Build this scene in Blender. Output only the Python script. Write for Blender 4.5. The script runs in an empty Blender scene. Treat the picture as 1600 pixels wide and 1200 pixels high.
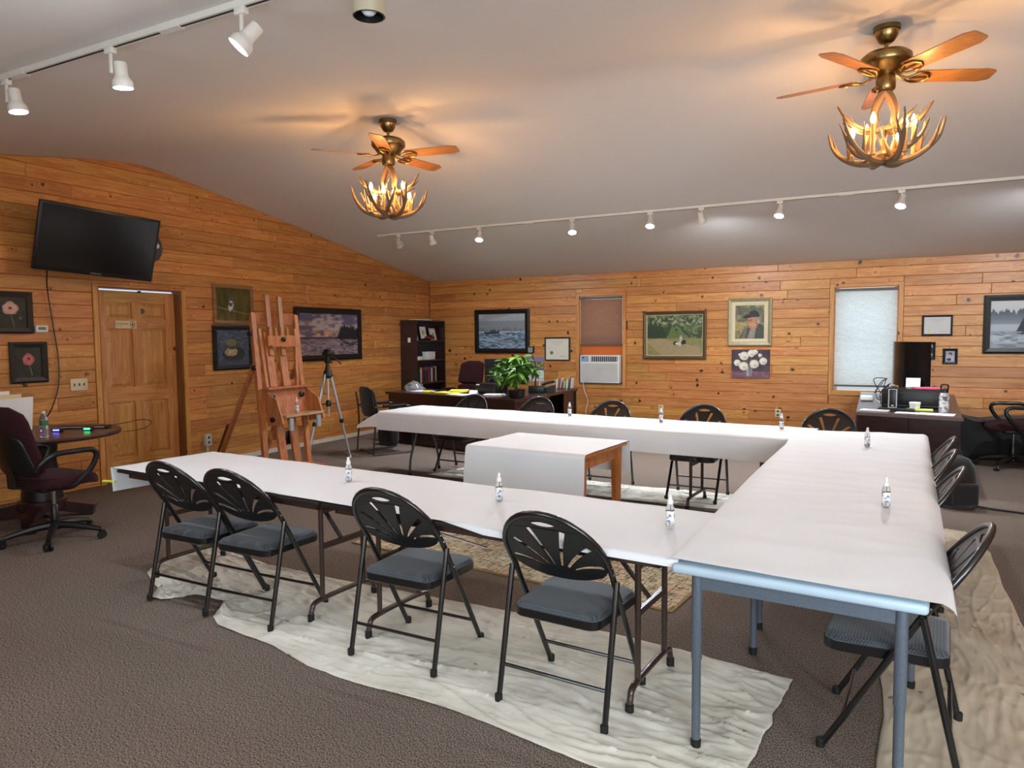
import bpy, bmesh, math, random
import numpy as np
from mathutils import Vector, Matrix, noise as mnoise

random.seed(7)
SC = bpy.context.scene
COL = SC.collection
PI = math.pi

# ------------------------------------------------------------------ camera
YAW, PITCH, ROLL = math.radians(-27.3626), math.radians(-3.8322), math.radians(-.4818)
FWD = Vector((math.sin(YAW)*math.cos(PITCH), math.cos(YAW)*math.cos(PITCH), math.sin(PITCH)))
RGT = Vector((math.cos(YAW), -math.sin(YAW), 0))
UPV = RGT.cross(FWD)
R2 = RGT*math.cos(ROLL)+UPV*math.sin(ROLL)
U2 = -RGT*math.sin(ROLL)+UPV*math.cos(ROLL)
cam_d = bpy.data.cameras.new('camera')
cam_d.sensor_width = 36; cam_d.lens = 1112.2/1600*36; cam_d.clip_start = .02
cam = bpy.data.objects.new('camera', cam_d); COL.objects.link(cam)
m = Matrix((R2, U2, -FWD)).transposed().to_4x4(); m.translation = (0, 0, 1.55)
cam.matrix_world = m
SC.camera = cam

# ------------------------------------------------------------------ view + world
SC.view_settings.view_transform = 'Standard'
SC.view_settings.look = 'None'
SC.view_settings.gamma = 1
SC.view_settings.use_curve_mapping = False
SC.view_settings.exposure = 0.5
SC.cycles.max_bounces = 7; SC.cycles.adaptive_threshold = .02; SC.cycles.caustics_reflective = False; SC.cycles.caustics_refractive = False
W = bpy.data.worlds.new('sky'); SC.world = W; W.use_nodes = True
wn = W.node_tree.nodes; wl = W.node_tree.links
bg = wn['Background']; bg.inputs[0].default_value = (.80, .90, 1.0, 1); bg.inputs[1].default_value = .6

def area(name, loc, rot, sx, sy, energy, col):
    d = bpy.data.lights.new(name, 'AREA'); d.shape = 'RECTANGLE'; d.size = sx; d.size_y = sy
    d.energy = energy; d.color = col
    o = bpy.data.objects.new(name, d); COL.objects.link(o); o.location = loc; o.rotation_euler = rot
    return o
DAY = (.84, .92, 1.0)
# daylight at the windows in the wall behind the camera, and outside the two far windows
NEARWIN = [(-3.1, -1.5), (.3, 1.9), (2.5, 4.1)]
for (x0, x1), e in zip(NEARWIN, (35, 112, 130)):
    area('daylight_near', ((x0+x1)/2, -.62, 1.5), (PI/2, 0, 0), x1-x0-.1, 1.35, e, DAY)
area('daylight_far', (-4.03, 11.45, 1.9), (-PI/2, 0, 0), .8, 1.0, 6, (1, .93, .85))
area('daylight_far', (-.2, 11.45, 1.5), (-PI/2, 0, 0), .85, 1.5, 4.6, (.90, .97, 1.0))

# ------------------------------------------------------------------ materials
def lin(c):
    c = [v/255 for v in c]
    return tuple(v/12.92 if v <= .04045 else ((v+.055)/1.055)**2.4 for v in c)+(1,)
MATS = {}
def nodes(name):
    m = bpy.data.materials.new(name); m.use_nodes = True
    nt = m.node_tree; return m, nt, nt.nodes['Principled BSDF']
def mat(name, rgb, rough=.5, metal=0., var=.12, nscale=6., bump=0., bscale=60., spec=.5, sheen=0., trans=0., coat=0.):
    if name in MATS: return MATS[name]
    m, nt, b = nodes(name); N = nt.nodes.new; L = nt.links.new
    tc = N('ShaderNodeTexCoord'); nz = N('ShaderNodeTexNoise'); nz.inputs['Scale'].default_value = nscale
    nz.inputs['Detail'].default_value = 4
    L(tc.outputs['Object'], nz.inputs['Vector'])
    mx = N('ShaderNodeMix'); mx.data_type = 'RGBA'
    c = lin(rgb)
    mx.inputs[6].default_value = tuple(v*(1-var) for v in c[:3])+(1,)
    mx.inputs[7].default_value = tuple(min(1, v*(1+var)) for v in c[:3])+(1,)
    L(nz.outputs['Fac'], mx.inputs[0]); L(mx.outputs[2], b.inputs['Base Color'])
    b.inputs['Roughness'].default_value = rough; b.inputs['Metallic'].default_value = metal
    b.inputs['Specular IOR Level'].default_value = spec
    if sheen: b.inputs['Sheen Weight'].default_value = sheen
    if trans: b.inputs['Transmission Weight'].default_value = trans
    if coat: b.inputs['Coat Weight'].default_value = coat
    if bump:
        n2 = N('ShaderNodeTexNoise'); n2.inputs['Scale'].default_value = bscale; n2.inputs['Detail'].default_value = 3
        L(tc.outputs['Object'], n2.inputs['Vector'])
        bp = N('ShaderNodeBump'); bp.inputs['Strength'].default_value = bump; bp.inputs['Distance'].default_value = .01
        L(n2.outputs['Fac'], bp.inputs['Height']); L(bp.outputs['Normal'], b.inputs['Normal'])
    MATS[name] = m; return m
def emis(name, rgb, s, base=(250, 250, 245)):
    if name in MATS: return MATS[name]
    m, nt, b = nodes(name); b.inputs['Base Color'].default_value = lin(base)
    b.inputs['Emission Color'].default_value = lin(rgb); b.inputs['Emission Strength'].default_value = s
    MATS[name] = m; return m
def wood(name, axis, c0, c1, knot=(72, 34, 12), knots=.5, rough=.42, grain=1., vary=.16, coat=.15, kscale=5.2, nrm=None):
    """pine: grain stretched along axis, knots, colour shift for each object"""
    if name in MATS: return MATS[name]
    m, nt, b = nodes(name); N = nt.nodes.new; L = nt.links.new
    tc = N('ShaderNodeTexCoord'); oi = N('ShaderNodeObjectInfo')
    off = N('ShaderNodeMath'); off.operation = 'MULTIPLY'; off.inputs[1].default_value = 37.
    L(oi.outputs['Random'], off.inputs[0])
    add = N('ShaderNodeVectorMath'); add.operation = 'ADD'; L(tc.outputs['Object'], add.inputs[0]); L(off.outputs[0], add.inputs[1])
    mp = N('ShaderNodeMapping'); s = [14*grain]*3; s[axis] = 1.1*grain; mp.inputs['Scale'].default_value = s
    L(add.outputs[0], mp.inputs[0])
    # knots
    vo = N('ShaderNodeTexVoronoi'); vo.inputs['Scale'].default_value = kscale
    if nrm is None: L(add.outputs[0], vo.inputs['Vector'])
    else:
        fl = N('ShaderNodeMapping'); q = [1, 1, 1]; q[nrm] = 0; fl.inputs['Scale'].default_value = q; L(add.outputs[0], fl.inputs[0]); L(fl.outputs[0], vo.inputs['Vector'])
    if nrm is not None:
        kz = N('ShaderNodeTexNoise'); kz.inputs['Scale'].default_value = 22; L(fl.outputs[0], kz.inputs['Vector'])
        ks = N('ShaderNodeVectorMath'); ks.operation = 'MULTIPLY_ADD'; ks.inputs[1].default_value = (.035, .035, .035); L(kz.outputs['Color'], ks.inputs[0]); L(fl.outputs[0], ks.inputs[2]); L(ks.outputs[0], vo.inputs['Vector'])
    sep = N('ShaderNodeSeparateColor'); L(vo.outputs['Color'], sep.inputs[0])
    rad = N('ShaderNodeMapRange'); rad.inputs[1].default_value = 1-knots; rad.inputs[2].default_value = 1.; rad.inputs[3].default_value = (0 if nrm is None else .045); rad.inputs[4].default_value = .185
    L(sep.outputs[0], rad.inputs[0])
    sub = N('ShaderNodeMath'); sub.operation = 'SUBTRACT'; L(rad.outputs[0], sub.inputs[0]); L(vo.outputs['Distance'], sub.inputs[1])
    kn = N('ShaderNodeMapRange'); kn.inputs[1].default_value = -.03; kn.inputs[2].default_value = .04; L(sub.outputs[0], kn.inputs[0])
    # grain bends round the knots
    halo = N('ShaderNodeMapRange'); halo.inputs[1].default_value = -.28; halo.inputs[2].default_value = .0; L(sub.outputs[0], halo.inputs[0])
    nz = N('ShaderNodeTexNoise'); nz.inputs['Scale'].default_value = 2.2; nz.inputs['Detail'].default_value = 6; nz.inputs['Distortion'].default_value = .7
    hv = N('ShaderNodeVectorMath'); hv.operation = 'ADD'; L(mp.outputs[0], hv.inputs[0])
    hs = N('ShaderNodeMath'); hs.operation = 'MULTIPLY'; hs.inputs[1].default_value = .5; L(halo.outputs[0], hs.inputs[0]); L(hs.outputs[0], hv.inputs[1])
    L(hv.outputs[0], nz.inputs['Vector'])
    cr = N('ShaderNodeValToRGB'); cr.color_ramp.elements[0].position = .33; cr.color_ramp.elements[1].position = .68
    cr.color_ramp.elements[0].color = lin(c0); cr.color_ramp.elements[1].color = lin(c1)
    L(nz.outputs['Fac'], cr.inputs[0])
    hsv = N('ShaderNodeHueSaturation'); L(cr.outputs[0], hsv.inputs['Color'])
    vr = N('ShaderNodeMapRange'); vr.inputs[3].default_value = 1-vary; vr.inputs[4].default_value = 1+vary; L(oi.outputs['Random'], vr.inputs[0]); L(vr.outputs[0], hsv.inputs['Value'])
    r2 = N('ShaderNodeMath'); r2.operation = 'FRACT'; r3 = N('ShaderNodeMath'); r3.operation = 'MULTIPLY'; r3.inputs[1].default_value = 17.3
    L(oi.outputs['Random'], r3.inputs[0]); L(r3.outputs[0], r2.inputs[0])
    hr = N('ShaderNodeMapRange'); hr.inputs[3].default_value = .496; hr.inputs[4].default_value = .510; L(r2.outputs[0], hr.inputs[0]); L(hr.outputs[0], hsv.inputs['Hue'])
    mx = N('ShaderNodeMix'); mx.data_type = 'RGBA'; L(kn.outputs[0], mx.inputs[0]); L(hsv.outputs[0], mx.inputs[6]); mx.inputs[7].default_value = lin(knot)
    L(mx.outputs[2], b.inputs['Base Color']); b.inputs['Roughness'].default_value = rough
    b.inputs['Coat Weight'].default_value = coat; b.inputs['Coat Roughness'].default_value = .3
    bp = N('ShaderNodeBump'); bp.inputs['Strength'].default_value = .12; bp.inputs['Distance'].default_value = .004
    L(nz.outputs['Fac'], bp.inputs['Height']); L(bp.outputs['Normal'], b.inputs['Normal'])
    MATS[name] = m; return m

PL0, PL1 = (186, 115, 58), (217, 153, 89)
M_PLK_Y = wood('pine_plank_y', 1, PL0, PL1, knots=1., nrm=0, kscale=6.2)
M_PLK_X = wood('pine_plank_x', 0, PL0, PL1, knots=1., nrm=1, kscale=6.2)
M_TRIM_Z = wood('pine_trim_z', 2, (192, 124, 62), (220, 158, 92), knots=.2, vary=.08)
M_TRIM_X = wood('pine_trim_x', 0, (192, 124, 62), (220, 158, 92), knots=.2, vary=.08)
M_TRIM_Y = wood('pine_trim_y', 1, (192, 124, 62), (220, 158, 92), knots=.2, vary=.08)
M_DOOR_Z = wood('pine_door_z', 2, (184, 124, 66), (214, 158, 96), knots=.5, vary=.06, nrm=0)
M_DOOR_Y = wood('pine_door_y', 1, (184, 124, 66), (214, 158, 96), knots=.35, vary=.06)
M_EASEL = wood('easel_wood', 2, (160, 92, 52), (198, 130, 82), knots=0, vary=.1, rough=.5)
M_TABLEW = wood('small_table_wood', 2, (150, 84, 40), (190, 116, 62), knots=0, vary=.08)
M_DESK = wood('dark_desk_laminate', 0, (38, 20, 22), (56, 32, 32), knots=0, vary=.05, rough=.3, coat=.3)
M_BLADE = wood('fan_blade_oak', 0, (140, 88, 44), (172, 116, 66), knots=0, vary=.06, rough=.35)
M_BACK = mat('wall_backing', (60, 36, 18), .8)
M_CEIL = mat('ceiling_paint', (226, 222, 218), .9, var=.015, bump=.05, bscale=90)
M_BLK = mat('black_enamel', (17, 17, 19), .28, spec=.6, coat=.3)
M_BLKP = mat('black_plastic', (20, 20, 22), .38)
M_RUB = mat('black_rubber', (16, 16, 17), .75)
M_BRNM = mat('brown_enamel', (56, 40, 34), .32, spec=.6, coat=.2)
M_BRNT = mat('brown_tabletop_edge', (34, 26, 26), .5, var=.35, nscale=30)
M_GREY = mat('grey_hammertone', (96, 106, 118), .4, metal=.3, var=.2, nscale=120, bump=.15, bscale=250)
M_WPL = mat('white_plastic', (232, 232, 230), .4)
M_LIP = mat('pale_blue_white_tabletop', (172, 192, 206), .4)
M_IVORY = mat('ivory_plastic', (222, 210, 176), .4)
M_CHROME = mat('chrome', (200, 202, 205), .15, metal=1., var=.03)
M_ALU = mat('brushed_aluminium', (196, 198, 202), .35, metal=.45, var=.05)
M_BRASS = mat('antique_brass', (146, 122, 80), .3, metal=1., var=.1)
M_ANTL = mat('antler', (112, 86, 58), .5, var=.35, nscale=9, bump=.2, bscale=40)
M_LAMPW = mat('white_lamp_enamel', (228, 224, 216), .35)
M_MAR = mat('burgundy_fabric', (50, 19, 24), .9, var=.15, nscale=90, bump=.3, bscale=300, sheen=.05, spec=.2)
M_BLKF = mat('black_fabric', (26, 26, 28), .9, var=.2, nscale=60, bump=.3, bscale=260, sheen=.2)
M_DARKFRAME = mat('dark_frame', (24, 19, 18), .4)
M_BLKFRAME = mat('black_frame', (17, 17, 19), .35)
M_GOLDW = wood('tan_frame_wood', 1, (130, 88, 50), (165, 122, 78), knots=0, vary=.05)
M_BRONZE = mat('bronze_frame', (98, 76, 48), .4, metal=.4, var=.25, nscale=40)
M_SILV = mat('antique_silver_frame', (168, 156, 122), .4, metal=.3, var=.25, nscale=30)
M_LINER = mat('cream_liner', (226, 214, 178), .7)
M_WPAPER = mat('white_paper_sheet', (238, 238, 236), .8, var=.02)
M_YPAPER = mat('yellow_paper', (232, 222, 92), .8, var=.04)
M_MANILA = mat('manila_folder', (226, 206, 160), .8, var=.04)
M_SCREEN = mat('screen_glass', (12, 12, 14), .18, spec=.5, var=.05)
M_FOIL = mat('clear_crumpled_plastic', (190, 190, 195), .15, trans=.6, var=.1)

def paper_mat():
    m, nt, b = nodes('banquet_paper'); N = nt.nodes.new; L = nt.links.new
    tc = N('ShaderNodeTexCoord'); nz = N('ShaderNodeTexNoise'); nz.inputs['Scale'].default_value = 1.6; nz.inputs['Detail'].default_value = 5
    nz.inputs['Distortion'].default_value = .8
    L(tc.outputs['Object'], nz.inputs['Vector'])
    cr = N('ShaderNodeValToRGB'); cr.color_ramp.elements[0].color = lin((219, 220, 223)); cr.color_ramp.elements[1].color = lin((230, 231, 234))
    L(nz.outputs['Fac'], cr.inputs[0]); L(cr.outputs[0], b.inputs['Base Color'])
    b.inputs['Roughness'].default_value = .55; b.inputs['Specular IOR Level'].default_value = .35
    bp = N('ShaderNodeBump'); bp.inputs['Strength'].default_value = .35; bp.inputs['Distance'].default_value = .02
    L(nz.outputs['Fac'], bp.inputs['Height']); L(bp.outputs['Normal'], b.inputs['Normal'])
    return m
M_PAPER = paper_mat()
def cloth_mat(name, c0, c1):
    m, nt, b = nodes(name); N = nt.nodes.new; L = nt.links.new
    tc = N('ShaderNodeTexCoord'); nz = N('ShaderNodeTexNoise'); nz.inputs['Scale'].default_value = 2.5; nz.inputs['Detail'].default_value = 6
    L(tc.outputs['Object'], nz.inputs['Vector'])
    cr = N('ShaderNodeValToRGB'); cr.color_ramp.elements[0].position = .35; cr.color_ramp.elements[1].position = .65
    cr.color_ramp.elements[0].color = lin(c0); cr.color_ramp.elements[1].color = lin(c1)
    L(nz.outputs['Fac'], cr.inputs[0])
    vo = N('ShaderNodeTexVoronoi'); vo.inputs['Scale'].default_value = 4.5; L(tc.outputs['Object'], vo.inputs['Vector'])
    sp = N('ShaderNodeMapRange'); sp.inputs[1].default_value = .05; sp.inputs[2].default_value = .06; sp.inputs[3].default_value = .75; sp.inputs[4].default_value = 0
    L(vo.outputs['Distance'], sp.inputs[0])
    mx = N('ShaderNodeMix'); mx.data_type = 'RGBA'; L(sp.outputs[0], mx.inputs[0]); L(cr.outputs[0], mx.inputs[6]); mx.inputs[7].default_value = lin((92, 96, 110))
    L(mx.outputs[2], b.inputs['Base Color']); b.inputs['Roughness'].default_value = .9; b.inputs['Specular IOR Level'].default_value = .15
    n2 = N('ShaderNodeTexNoise'); n2.inputs['Scale'].default_value = 220; L(tc.outputs['Object'], n2.inputs['Vector'])
    bp = N('ShaderNodeBump'); bp.inputs['Strength'].default_value = .2; bp.inputs['Distance'].default_value = .002
    L(n2.outputs['Fac'], bp.inputs['Height']); L(bp.outputs['Normal'], b.inputs['Normal'])
    return m
M_CLOTH = cloth_mat('canvas_drop_cloth', (196, 190, 176), (222, 218, 206))
M_CLOTH2 = cloth_mat('beige_drop_cloth', (176, 162, 142), (202, 190, 170))
def carpet_mat():
    m, nt, b = nodes('loop_carpet'); N = nt.nodes.new; L = nt.links.new
    tc = N('ShaderNodeTexCoord')
    mp = N('ShaderNodeMapping'); mp.inputs['Scale'].default_value = (1, .55, 1); mp.inputs['Rotation'].default_value = (0, 0, .1); L(tc.outputs['Object'], mp.inputs[0])
    nz = N('ShaderNodeTexNoise'); nz.inputs['Scale'].default_value = 230; nz.inputs['Detail'].default_value = 2; L(mp.outputs[0], nz.inputs['Vector'])
    cr = N('ShaderNodeValToRGB'); e = cr.color_ramp.elements; e[0].position = .38; e[1].position = .62
    e[0].color = lin((58, 49, 44)); e[1].color = lin((146, 131, 120)); L(nz.outputs['Fac'], cr.inputs[0])
    n2 = N('ShaderNodeTexNoise'); n2.inputs['Scale'].default_value = 1.3; n2.inputs['Detail'].default_value = 4; L(tc.outputs['Object'], n2.inputs['Vector'])
    hs = N('ShaderNodeHueSaturation'); mr = N('ShaderNodeMapRange'); mr.inputs[3].default_value = .86; mr.inputs[4].default_value = 1.12
    L(n2.outputs['Fac'], mr.inputs[0]); L(mr.outputs[0], hs.inputs['Value']); L(cr.outputs[0], hs.inputs['Color']); L(hs.outputs[0], b.inputs['Base Color'])
    b.inputs['Roughness'].default_value = .95; b.inputs['Specular IOR Level'].default_value = .1
    bp = N('ShaderNodeBump'); bp.inputs['Strength'].default_value = .35; bp.inputs['Distance'].default_value = .003
    L(nz.outputs['Fac'], bp.inputs['Height']); L(bp.outputs['Normal'], b.inputs['Normal'])
    return m
M_CARPET = carpet_mat()
def rug_mat():
    m, nt, b = nodes('distressed_rug'); N = nt.nodes.new; L = nt.links.new
    tc = N('ShaderNodeTexCoord')
    def streak(sx, sy, s, a):
        mp = N('ShaderNodeMapping'); mp.inputs['Scale'].default_value = (sx, sy, 1); L(tc.outputs['Object'], mp.inputs[0])
        nz = N('ShaderNodeTexNoise'); nz.inputs['Scale'].default_value = s; nz.inputs['Detail'].default_value = 3; L(mp.outputs[0], nz.inputs['Vector'])
        r = N('ShaderNodeMapRange'); r.inputs[1].default_value = a; r.inputs[2].default_value = a+.06; L(nz.outputs['Fac'], r.inputs[0]); return r.outputs[0]
    br = N('ShaderNodeTexBrick'); br.inputs['Scale'].default_value = 9; br.inputs['Mortar Size'].default_value = .03; br.inputs['Color1'].default_value = (0, 0, 0, 1); br.inputs['Color2'].default_value = (.5, .5, .5, 1); br.inputs['Mortar'].default_value = (1, 1, 1, 1)
    L(tc.outputs['Object'], br.inputs['Vector'])
    s1 = streak(1, 9, 9, .52); s2 = streak(9, 1, 9, .54)
    mx = N('ShaderNodeMath'); mx.operation = 'MAXIMUM'; L(s1, mx.inputs[0]); L(s2, mx.inputs[1])
    m2 = N('ShaderNodeMath'); m2.operation = 'MULTIPLY'; L(mx.outputs[0], m2.inputs[0])
    bb = N('ShaderNodeMapRange'); bb.inputs[3].default_value = .35; bb.inputs[4].default_value = 1; L(br.outputs['Color'], bb.inputs[0]); L(bb.outputs[0], m2.inputs[1])
    nz = N('ShaderNodeTexNoise'); nz.inputs['Scale'].default_value = 2.2; L(tc.outputs['Object'], nz.inputs['Vector'])
    cr = N('ShaderNodeValToRGB'); e = cr.color_ramp.elements; e[0].position = .4; e[1].position = .62
    e[0].color = lin((206, 198, 170)); e[1].color = lin((208, 182, 152)); L(nz.outputs['Fac'], cr.inputs[0])
    mc = N('ShaderNodeMix'); mc.data_type = 'RGBA'; L(m2.outputs[0], mc.inputs[0]); L(cr.outputs[0], mc.inputs[6]); mc.inputs[7].default_value = lin((42, 36, 32))
    L(mc.outputs[2], b.inputs['Base Color']); b.inputs['Roughness'].default_value = .95; b.inputs['Specular IOR Level'].default_value = .1
    return m
M_RUG = rug_mat()
def seat_mat():
    m, nt, b = nodes('woven_seat_fabric'); N = nt.nodes.new; L = nt.links.new
    tc = N('ShaderNodeTexCoord'); mp = N('ShaderNodeMapping'); mp.inputs['Rotation'].default_value = (0, 0, PI/4); L(tc.outputs['Object'], mp.inputs[0])
    ch = N('ShaderNodeTexChecker'); ch.inputs['Scale'].default_value = 130; L(mp.outputs[0], ch.inputs['Vector'])
    ch.inputs['Color1'].default_value = lin((38, 42, 47)); ch.inputs['Color2'].default_value = lin((78, 84, 92))
    L(ch.outputs['Color'], b.inputs['Base Color']); b.inputs['Roughness'].default_value = .8; b.inputs['Sheen Weight'].default_value = .25
    return m
M_SEAT = seat_mat()
def shade_mat(name, rgb, trl, tcol):
    m, nt, b = nodes(name); N = nt.nodes.new; L = nt.links.new
    tc = N('ShaderNodeTexCoord'); nz = N('ShaderNodeTexNoise'); nz.inputs['Scale'].default_value = 60; L(tc.outputs['Object'], nz.inputs['Vector'])
    hs = N('ShaderNodeHueSaturation'); hs.inputs['Color'].default_value = lin(tcol)
    mr = N('ShaderNodeMapRange'); mr.inputs[3].default_value = .8; mr.inputs[4].default_value = 1.15; L(nz.outputs['Fac'], mr.inputs[0]); L(mr.outputs[0], hs.inputs['Value'])
    t = N('ShaderNodeBsdfTranslucent'); L(hs.outputs[0], t.inputs[0])
    b.inputs['Base Color'].default_value = lin(rgb); b.inputs['Roughness'].default_value = .9
    mx = N('ShaderNodeMixShader'); mx.inputs[0].default_value = trl
    L(b.outputs[0], mx.inputs[1]); L(t.outputs[0], mx.inputs[2]); L(mx.outputs[0], nt.nodes['Material Output'].inputs[0])
    return m
M_SHADE1 = shade_mat('taupe_cellular_fabric', (140, 122, 112), .35, (176, 120, 90))
M_SHADE2 = shade_mat('white_cellular_fabric', (222, 222, 220), .75, (240, 244, 246))
M_ORANGE = shade_mat('orange_filler_fabric', (206, 124, 70), .35, (255, 170, 84))
def pane_mat():
    m, nt, b = nodes('window_glass'); N = nt.nodes.new; L = nt.links.new
    t = N('ShaderNodeBsdfTransparent'); t.inputs[0].default_value = (.93, .96, .96, 1); g = N('ShaderNodeBsdfGlossy'); g.inputs['Roughness'].default_value = .02
    mx = N('ShaderNodeMixShader'); mx.inputs[0].default_value = .06; L(t.outputs[0], mx.inputs[1]); L(g.outputs[0], mx.inputs[2]); L(mx.outputs[0], nt.nodes['Material Output'].inputs[0])
    return m
M_PANE = pane_mat()
def vcol_mat(name, rough=.6):
    m, nt, b = nodes(name); N = nt.nodes.new; L = nt.links.new
    a = N('ShaderNodeVertexColor'); a.layer_name = 'Col'; L(a.outputs[0], b.inputs['Base Color']); b.inputs['Roughness'].default_value = rough
    tc = N('ShaderNodeTexCoord'); nz = N('ShaderNodeTexNoise'); nz.inputs['Scale'].default_value = 150; L(tc.outputs['Object'], nz.inputs['Vector'])
    bp = N('ShaderNodeBump'); bp.inputs['Strength'].default_value = .15; bp.inputs['Distance'].default_value = .001; L(nz.outputs['Fac'], bp.inputs['Height']); L(bp.outputs['Normal'], b.inputs['Normal'])
    return m
M_CANVAS = vcol_mat('painted_canvas', .55)
M_PRINT = vcol_mat('printed_sheet', .7)
def leaf_mat():
    m, nt, b = nodes('plant_leaf'); N = nt.nodes.new; L = nt.links.new
    oi = N('ShaderNodeObjectInfo'); cr = N('ShaderNodeValToRGB'); cr.color_ramp.elements[0].color = lin((46, 92, 30)); cr.color_ramp.elements[1].color = lin((112, 156, 62))
    L(oi.outputs['Random'], cr.inputs[0]); L(cr.outputs[0], b.inputs['Base Color']); b.inputs['Roughness'].default_value = .35
    return m
M_LEAF = leaf_mat()
def bottle_mat():
    m, nt, b = nodes('clear_bottle_plastic'); b.inputs['Base Color'].default_value = (.93, .95, .97, 1); b.inputs['Roughness'].default_value = .08
    b.inputs['Transmission Weight'].default_value = .9; b.inputs['IOR'].default_value = 1.2
    return m
M_BOTTLE = bottle_mat()

# ------------------------------------------------------------------ mesh builder
def rotz(v, a): c, s = math.cos(a), math.sin(a); return (v[0]*c-v[1]*s, v[0]*s+v[1]*c, v[2])
class MB:
    def __init__(s): s.v = []; s.f = []
    def add(s, vs, fs):
        n = len(s.v); s.v += [tuple(p) for p in vs]; s.f += [tuple(n+i for i in f) for f in fs]; return s
    def box(s, c, d, M=None):
        x, y, z = d[0]/2, d[1]/2, d[2]/2
        vs = [Vector((i, j, k)) for i in (-x, x) for j in (-y, y) for k in (-z, z)]
        if M is not None: vs = [M @ p for p in vs]
        return s.add([p+Vector(c) for p in vs], [(0, 1, 3, 2), (4, 6, 7, 5), (0, 4, 5, 1), (2, 3, 7, 6), (0, 2, 6, 4), (1, 5, 7, 3)])
    def bx(s, x0, x1, y0, y1, z0, z1): return s.box(((x0+x1)/2, (y0+y1)/2, (z0+z1)/2), (abs(x1-x0), abs(y1-y0), abs(z1-z0)))
    def rbox(s, c, d, r, M=None, seg=2):
        bm = bmesh.new(); bmesh.ops.create_cube(bm, size=1)
        for v in bm.verts: v.co = Vector((v.co.x*d[0], v.co.y*d[1], v.co.z*d[2]))
        bmesh.ops.bevel(bm, geom=bm.edges[:], offset=r, segments=seg, profile=.5, affect='EDGES')
        bm.verts.index_update()
        vs = [(M @ v.co if M is not None else v.co)+Vector(c) for v in bm.verts]; fs = [[v.index for v in f.verts] for f in bm.faces]; bm.free()
        return s.add(vs, fs)
    def bar(s, p0, p1, w, h, up=(0, 0, 1)):
        p0, p1 = Vector(p0), Vector(p1); d = (p1-p0).normalized(); u = Vector(up)
        a = d.cross(u)
        if a.length < 1e-4: a = d.cross(Vector((1, 0, 0)))
        a.normalize(); b = a.cross(d).normalized()
        vs = [p+a*i*w/2+b*j*h/2 for p in (p0, p1) for i, j in ((-1, -1), (1, -1), (1, 1), (-1, 1))]
        return s.add(vs, [(3, 2, 1, 0), (4, 5, 6, 7), (0, 1, 5, 4), (1, 2, 6, 5), (2, 3, 7, 6), (3, 0, 4, 7)])
    def tube(s, path, r, seg=8, closed=False, cap=True):
        P = [Vector(p) for p in path]; n = len(P)
        R = r if isinstance(r, (list, tuple)) else [r]*n
        T = []
        for i in range(n):
            a = P[(i-1) % n] if (i > 0 or closed) else P[0]; b = P[(i+1) % n] if (i < n-1 or closed) else P[-1]
            T.append((b-a).normalized())
        up = Vector((0, 0, 1)) if abs(T[0].z) < .9 else Vector((1, 0, 0))
        a = T[0].cross(up).normalized(); vs = []
        for i in range(n):
            if i: a = (a-T[i]*a.dot(T[i]))
            a.normalize(); b = T[i].cross(a)
            for k in range(seg):
                t = 2*PI*k/seg; vs.append(P[i]+(a*math.cos(t)+b*math.sin(t))*R[i])
        fs = []
        for i in range(n if closed else n-1):
            j = (i+1) % n
            for k in range(seg): fs.append((i*seg+k, i*seg+(k+1) % seg, j*seg+(k+1) % seg, j*seg+k))
        if cap and not closed: fs += [tuple(range(seg-1, -1, -1)), tuple((n-1)*seg+k for k in range(seg))]
        return s.add(vs, fs)
    def lathe(s, prof, c=(0, 0, 0), seg=20, M=None, sx=1, sy=1, cap=True):
        vs = []; c = Vector(c)
        for r, z in prof:
            for k in range(seg):
                t = 2*PI*k/seg; p = Vector((r*math.cos(t)*sx, r*math.sin(t)*sy, z))
                vs.append((M @ p if M is not None else p)+c)
        n = len(prof); fs = []
        for i in range(n-1):
            for k in range(seg): fs.append((i*seg+k, i*seg+(k+1) % seg, (i+1)*seg+(k+1) % seg, (i+1)*seg+k))
        if cap and prof[0][0] > 1e-5: fs.append(tuple(range(seg-1, -1, -1)))
        if cap and prof[-1][0] > 1e-5: fs.append(tuple((n-1)*seg+k for k in range(seg)))
        return s.add(vs, fs)
    def prism(s, poly, h, f):
        """poly: 2-D points; f(a,b,d) -> 3-D; extruded d 0..h"""
        n = len(poly)
        vs = [f(a, b, 0) for a, b in poly]+[f(a, b, h) for a, b in poly]
        return s.add(vs, [tuple(range(n-1, -1, -1)), tuple(range(n, 2*n))]+[(i, (i+1) % n, n+(i+1) % n, n+i) for i in range(n)])
    def mesh(s, name, smooth=40):
        me = bpy.data.meshes.new(name); me.from_pydata(s.v, [], s.f)
        bm = bmesh.new(); bm.from_mesh(me); bmesh.ops.recalc_face_normals(bm, faces=bm.faces[:]); bm.to_mesh(me); bm.free()
        if smooth:
            me.polygons.foreach_set('use_smooth', [True]*len(me.polygons)); me.set_sharp_from_angle(angle=math.radians(smooth))
        me.update(); return me
    def obj(s, name, m, parent=None, smooth=40, label=None, kind=None):
        o = bpy.data.objects.new(name, s.mesh(name, smooth)); o.data.materials.append(m); COL.objects.link(o)
        if parent: o.parent = parent
        if label: o['label'] = label
        if kind: o['kind'] = kind
        return o
def tag(o, label, cat, group=None):
    o['label'] = label; o['category'] = cat
    if group: o['group'] = group
    return o
def thing(name, label, cat, loc=(0, 0, 0), rz=0, group=None):
    o = bpy.data.objects.new(name, None); COL.objects.link(o); o.location = loc; o.rotation_euler = (0, 0, rz); o.empty_display_size = .1
    return tag(o, label, cat, group)
def sempty(name):
    o = bpy.data.objects.new(name, None); COL.objects.link(o); o['kind'] = 'structure'; return o
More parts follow.
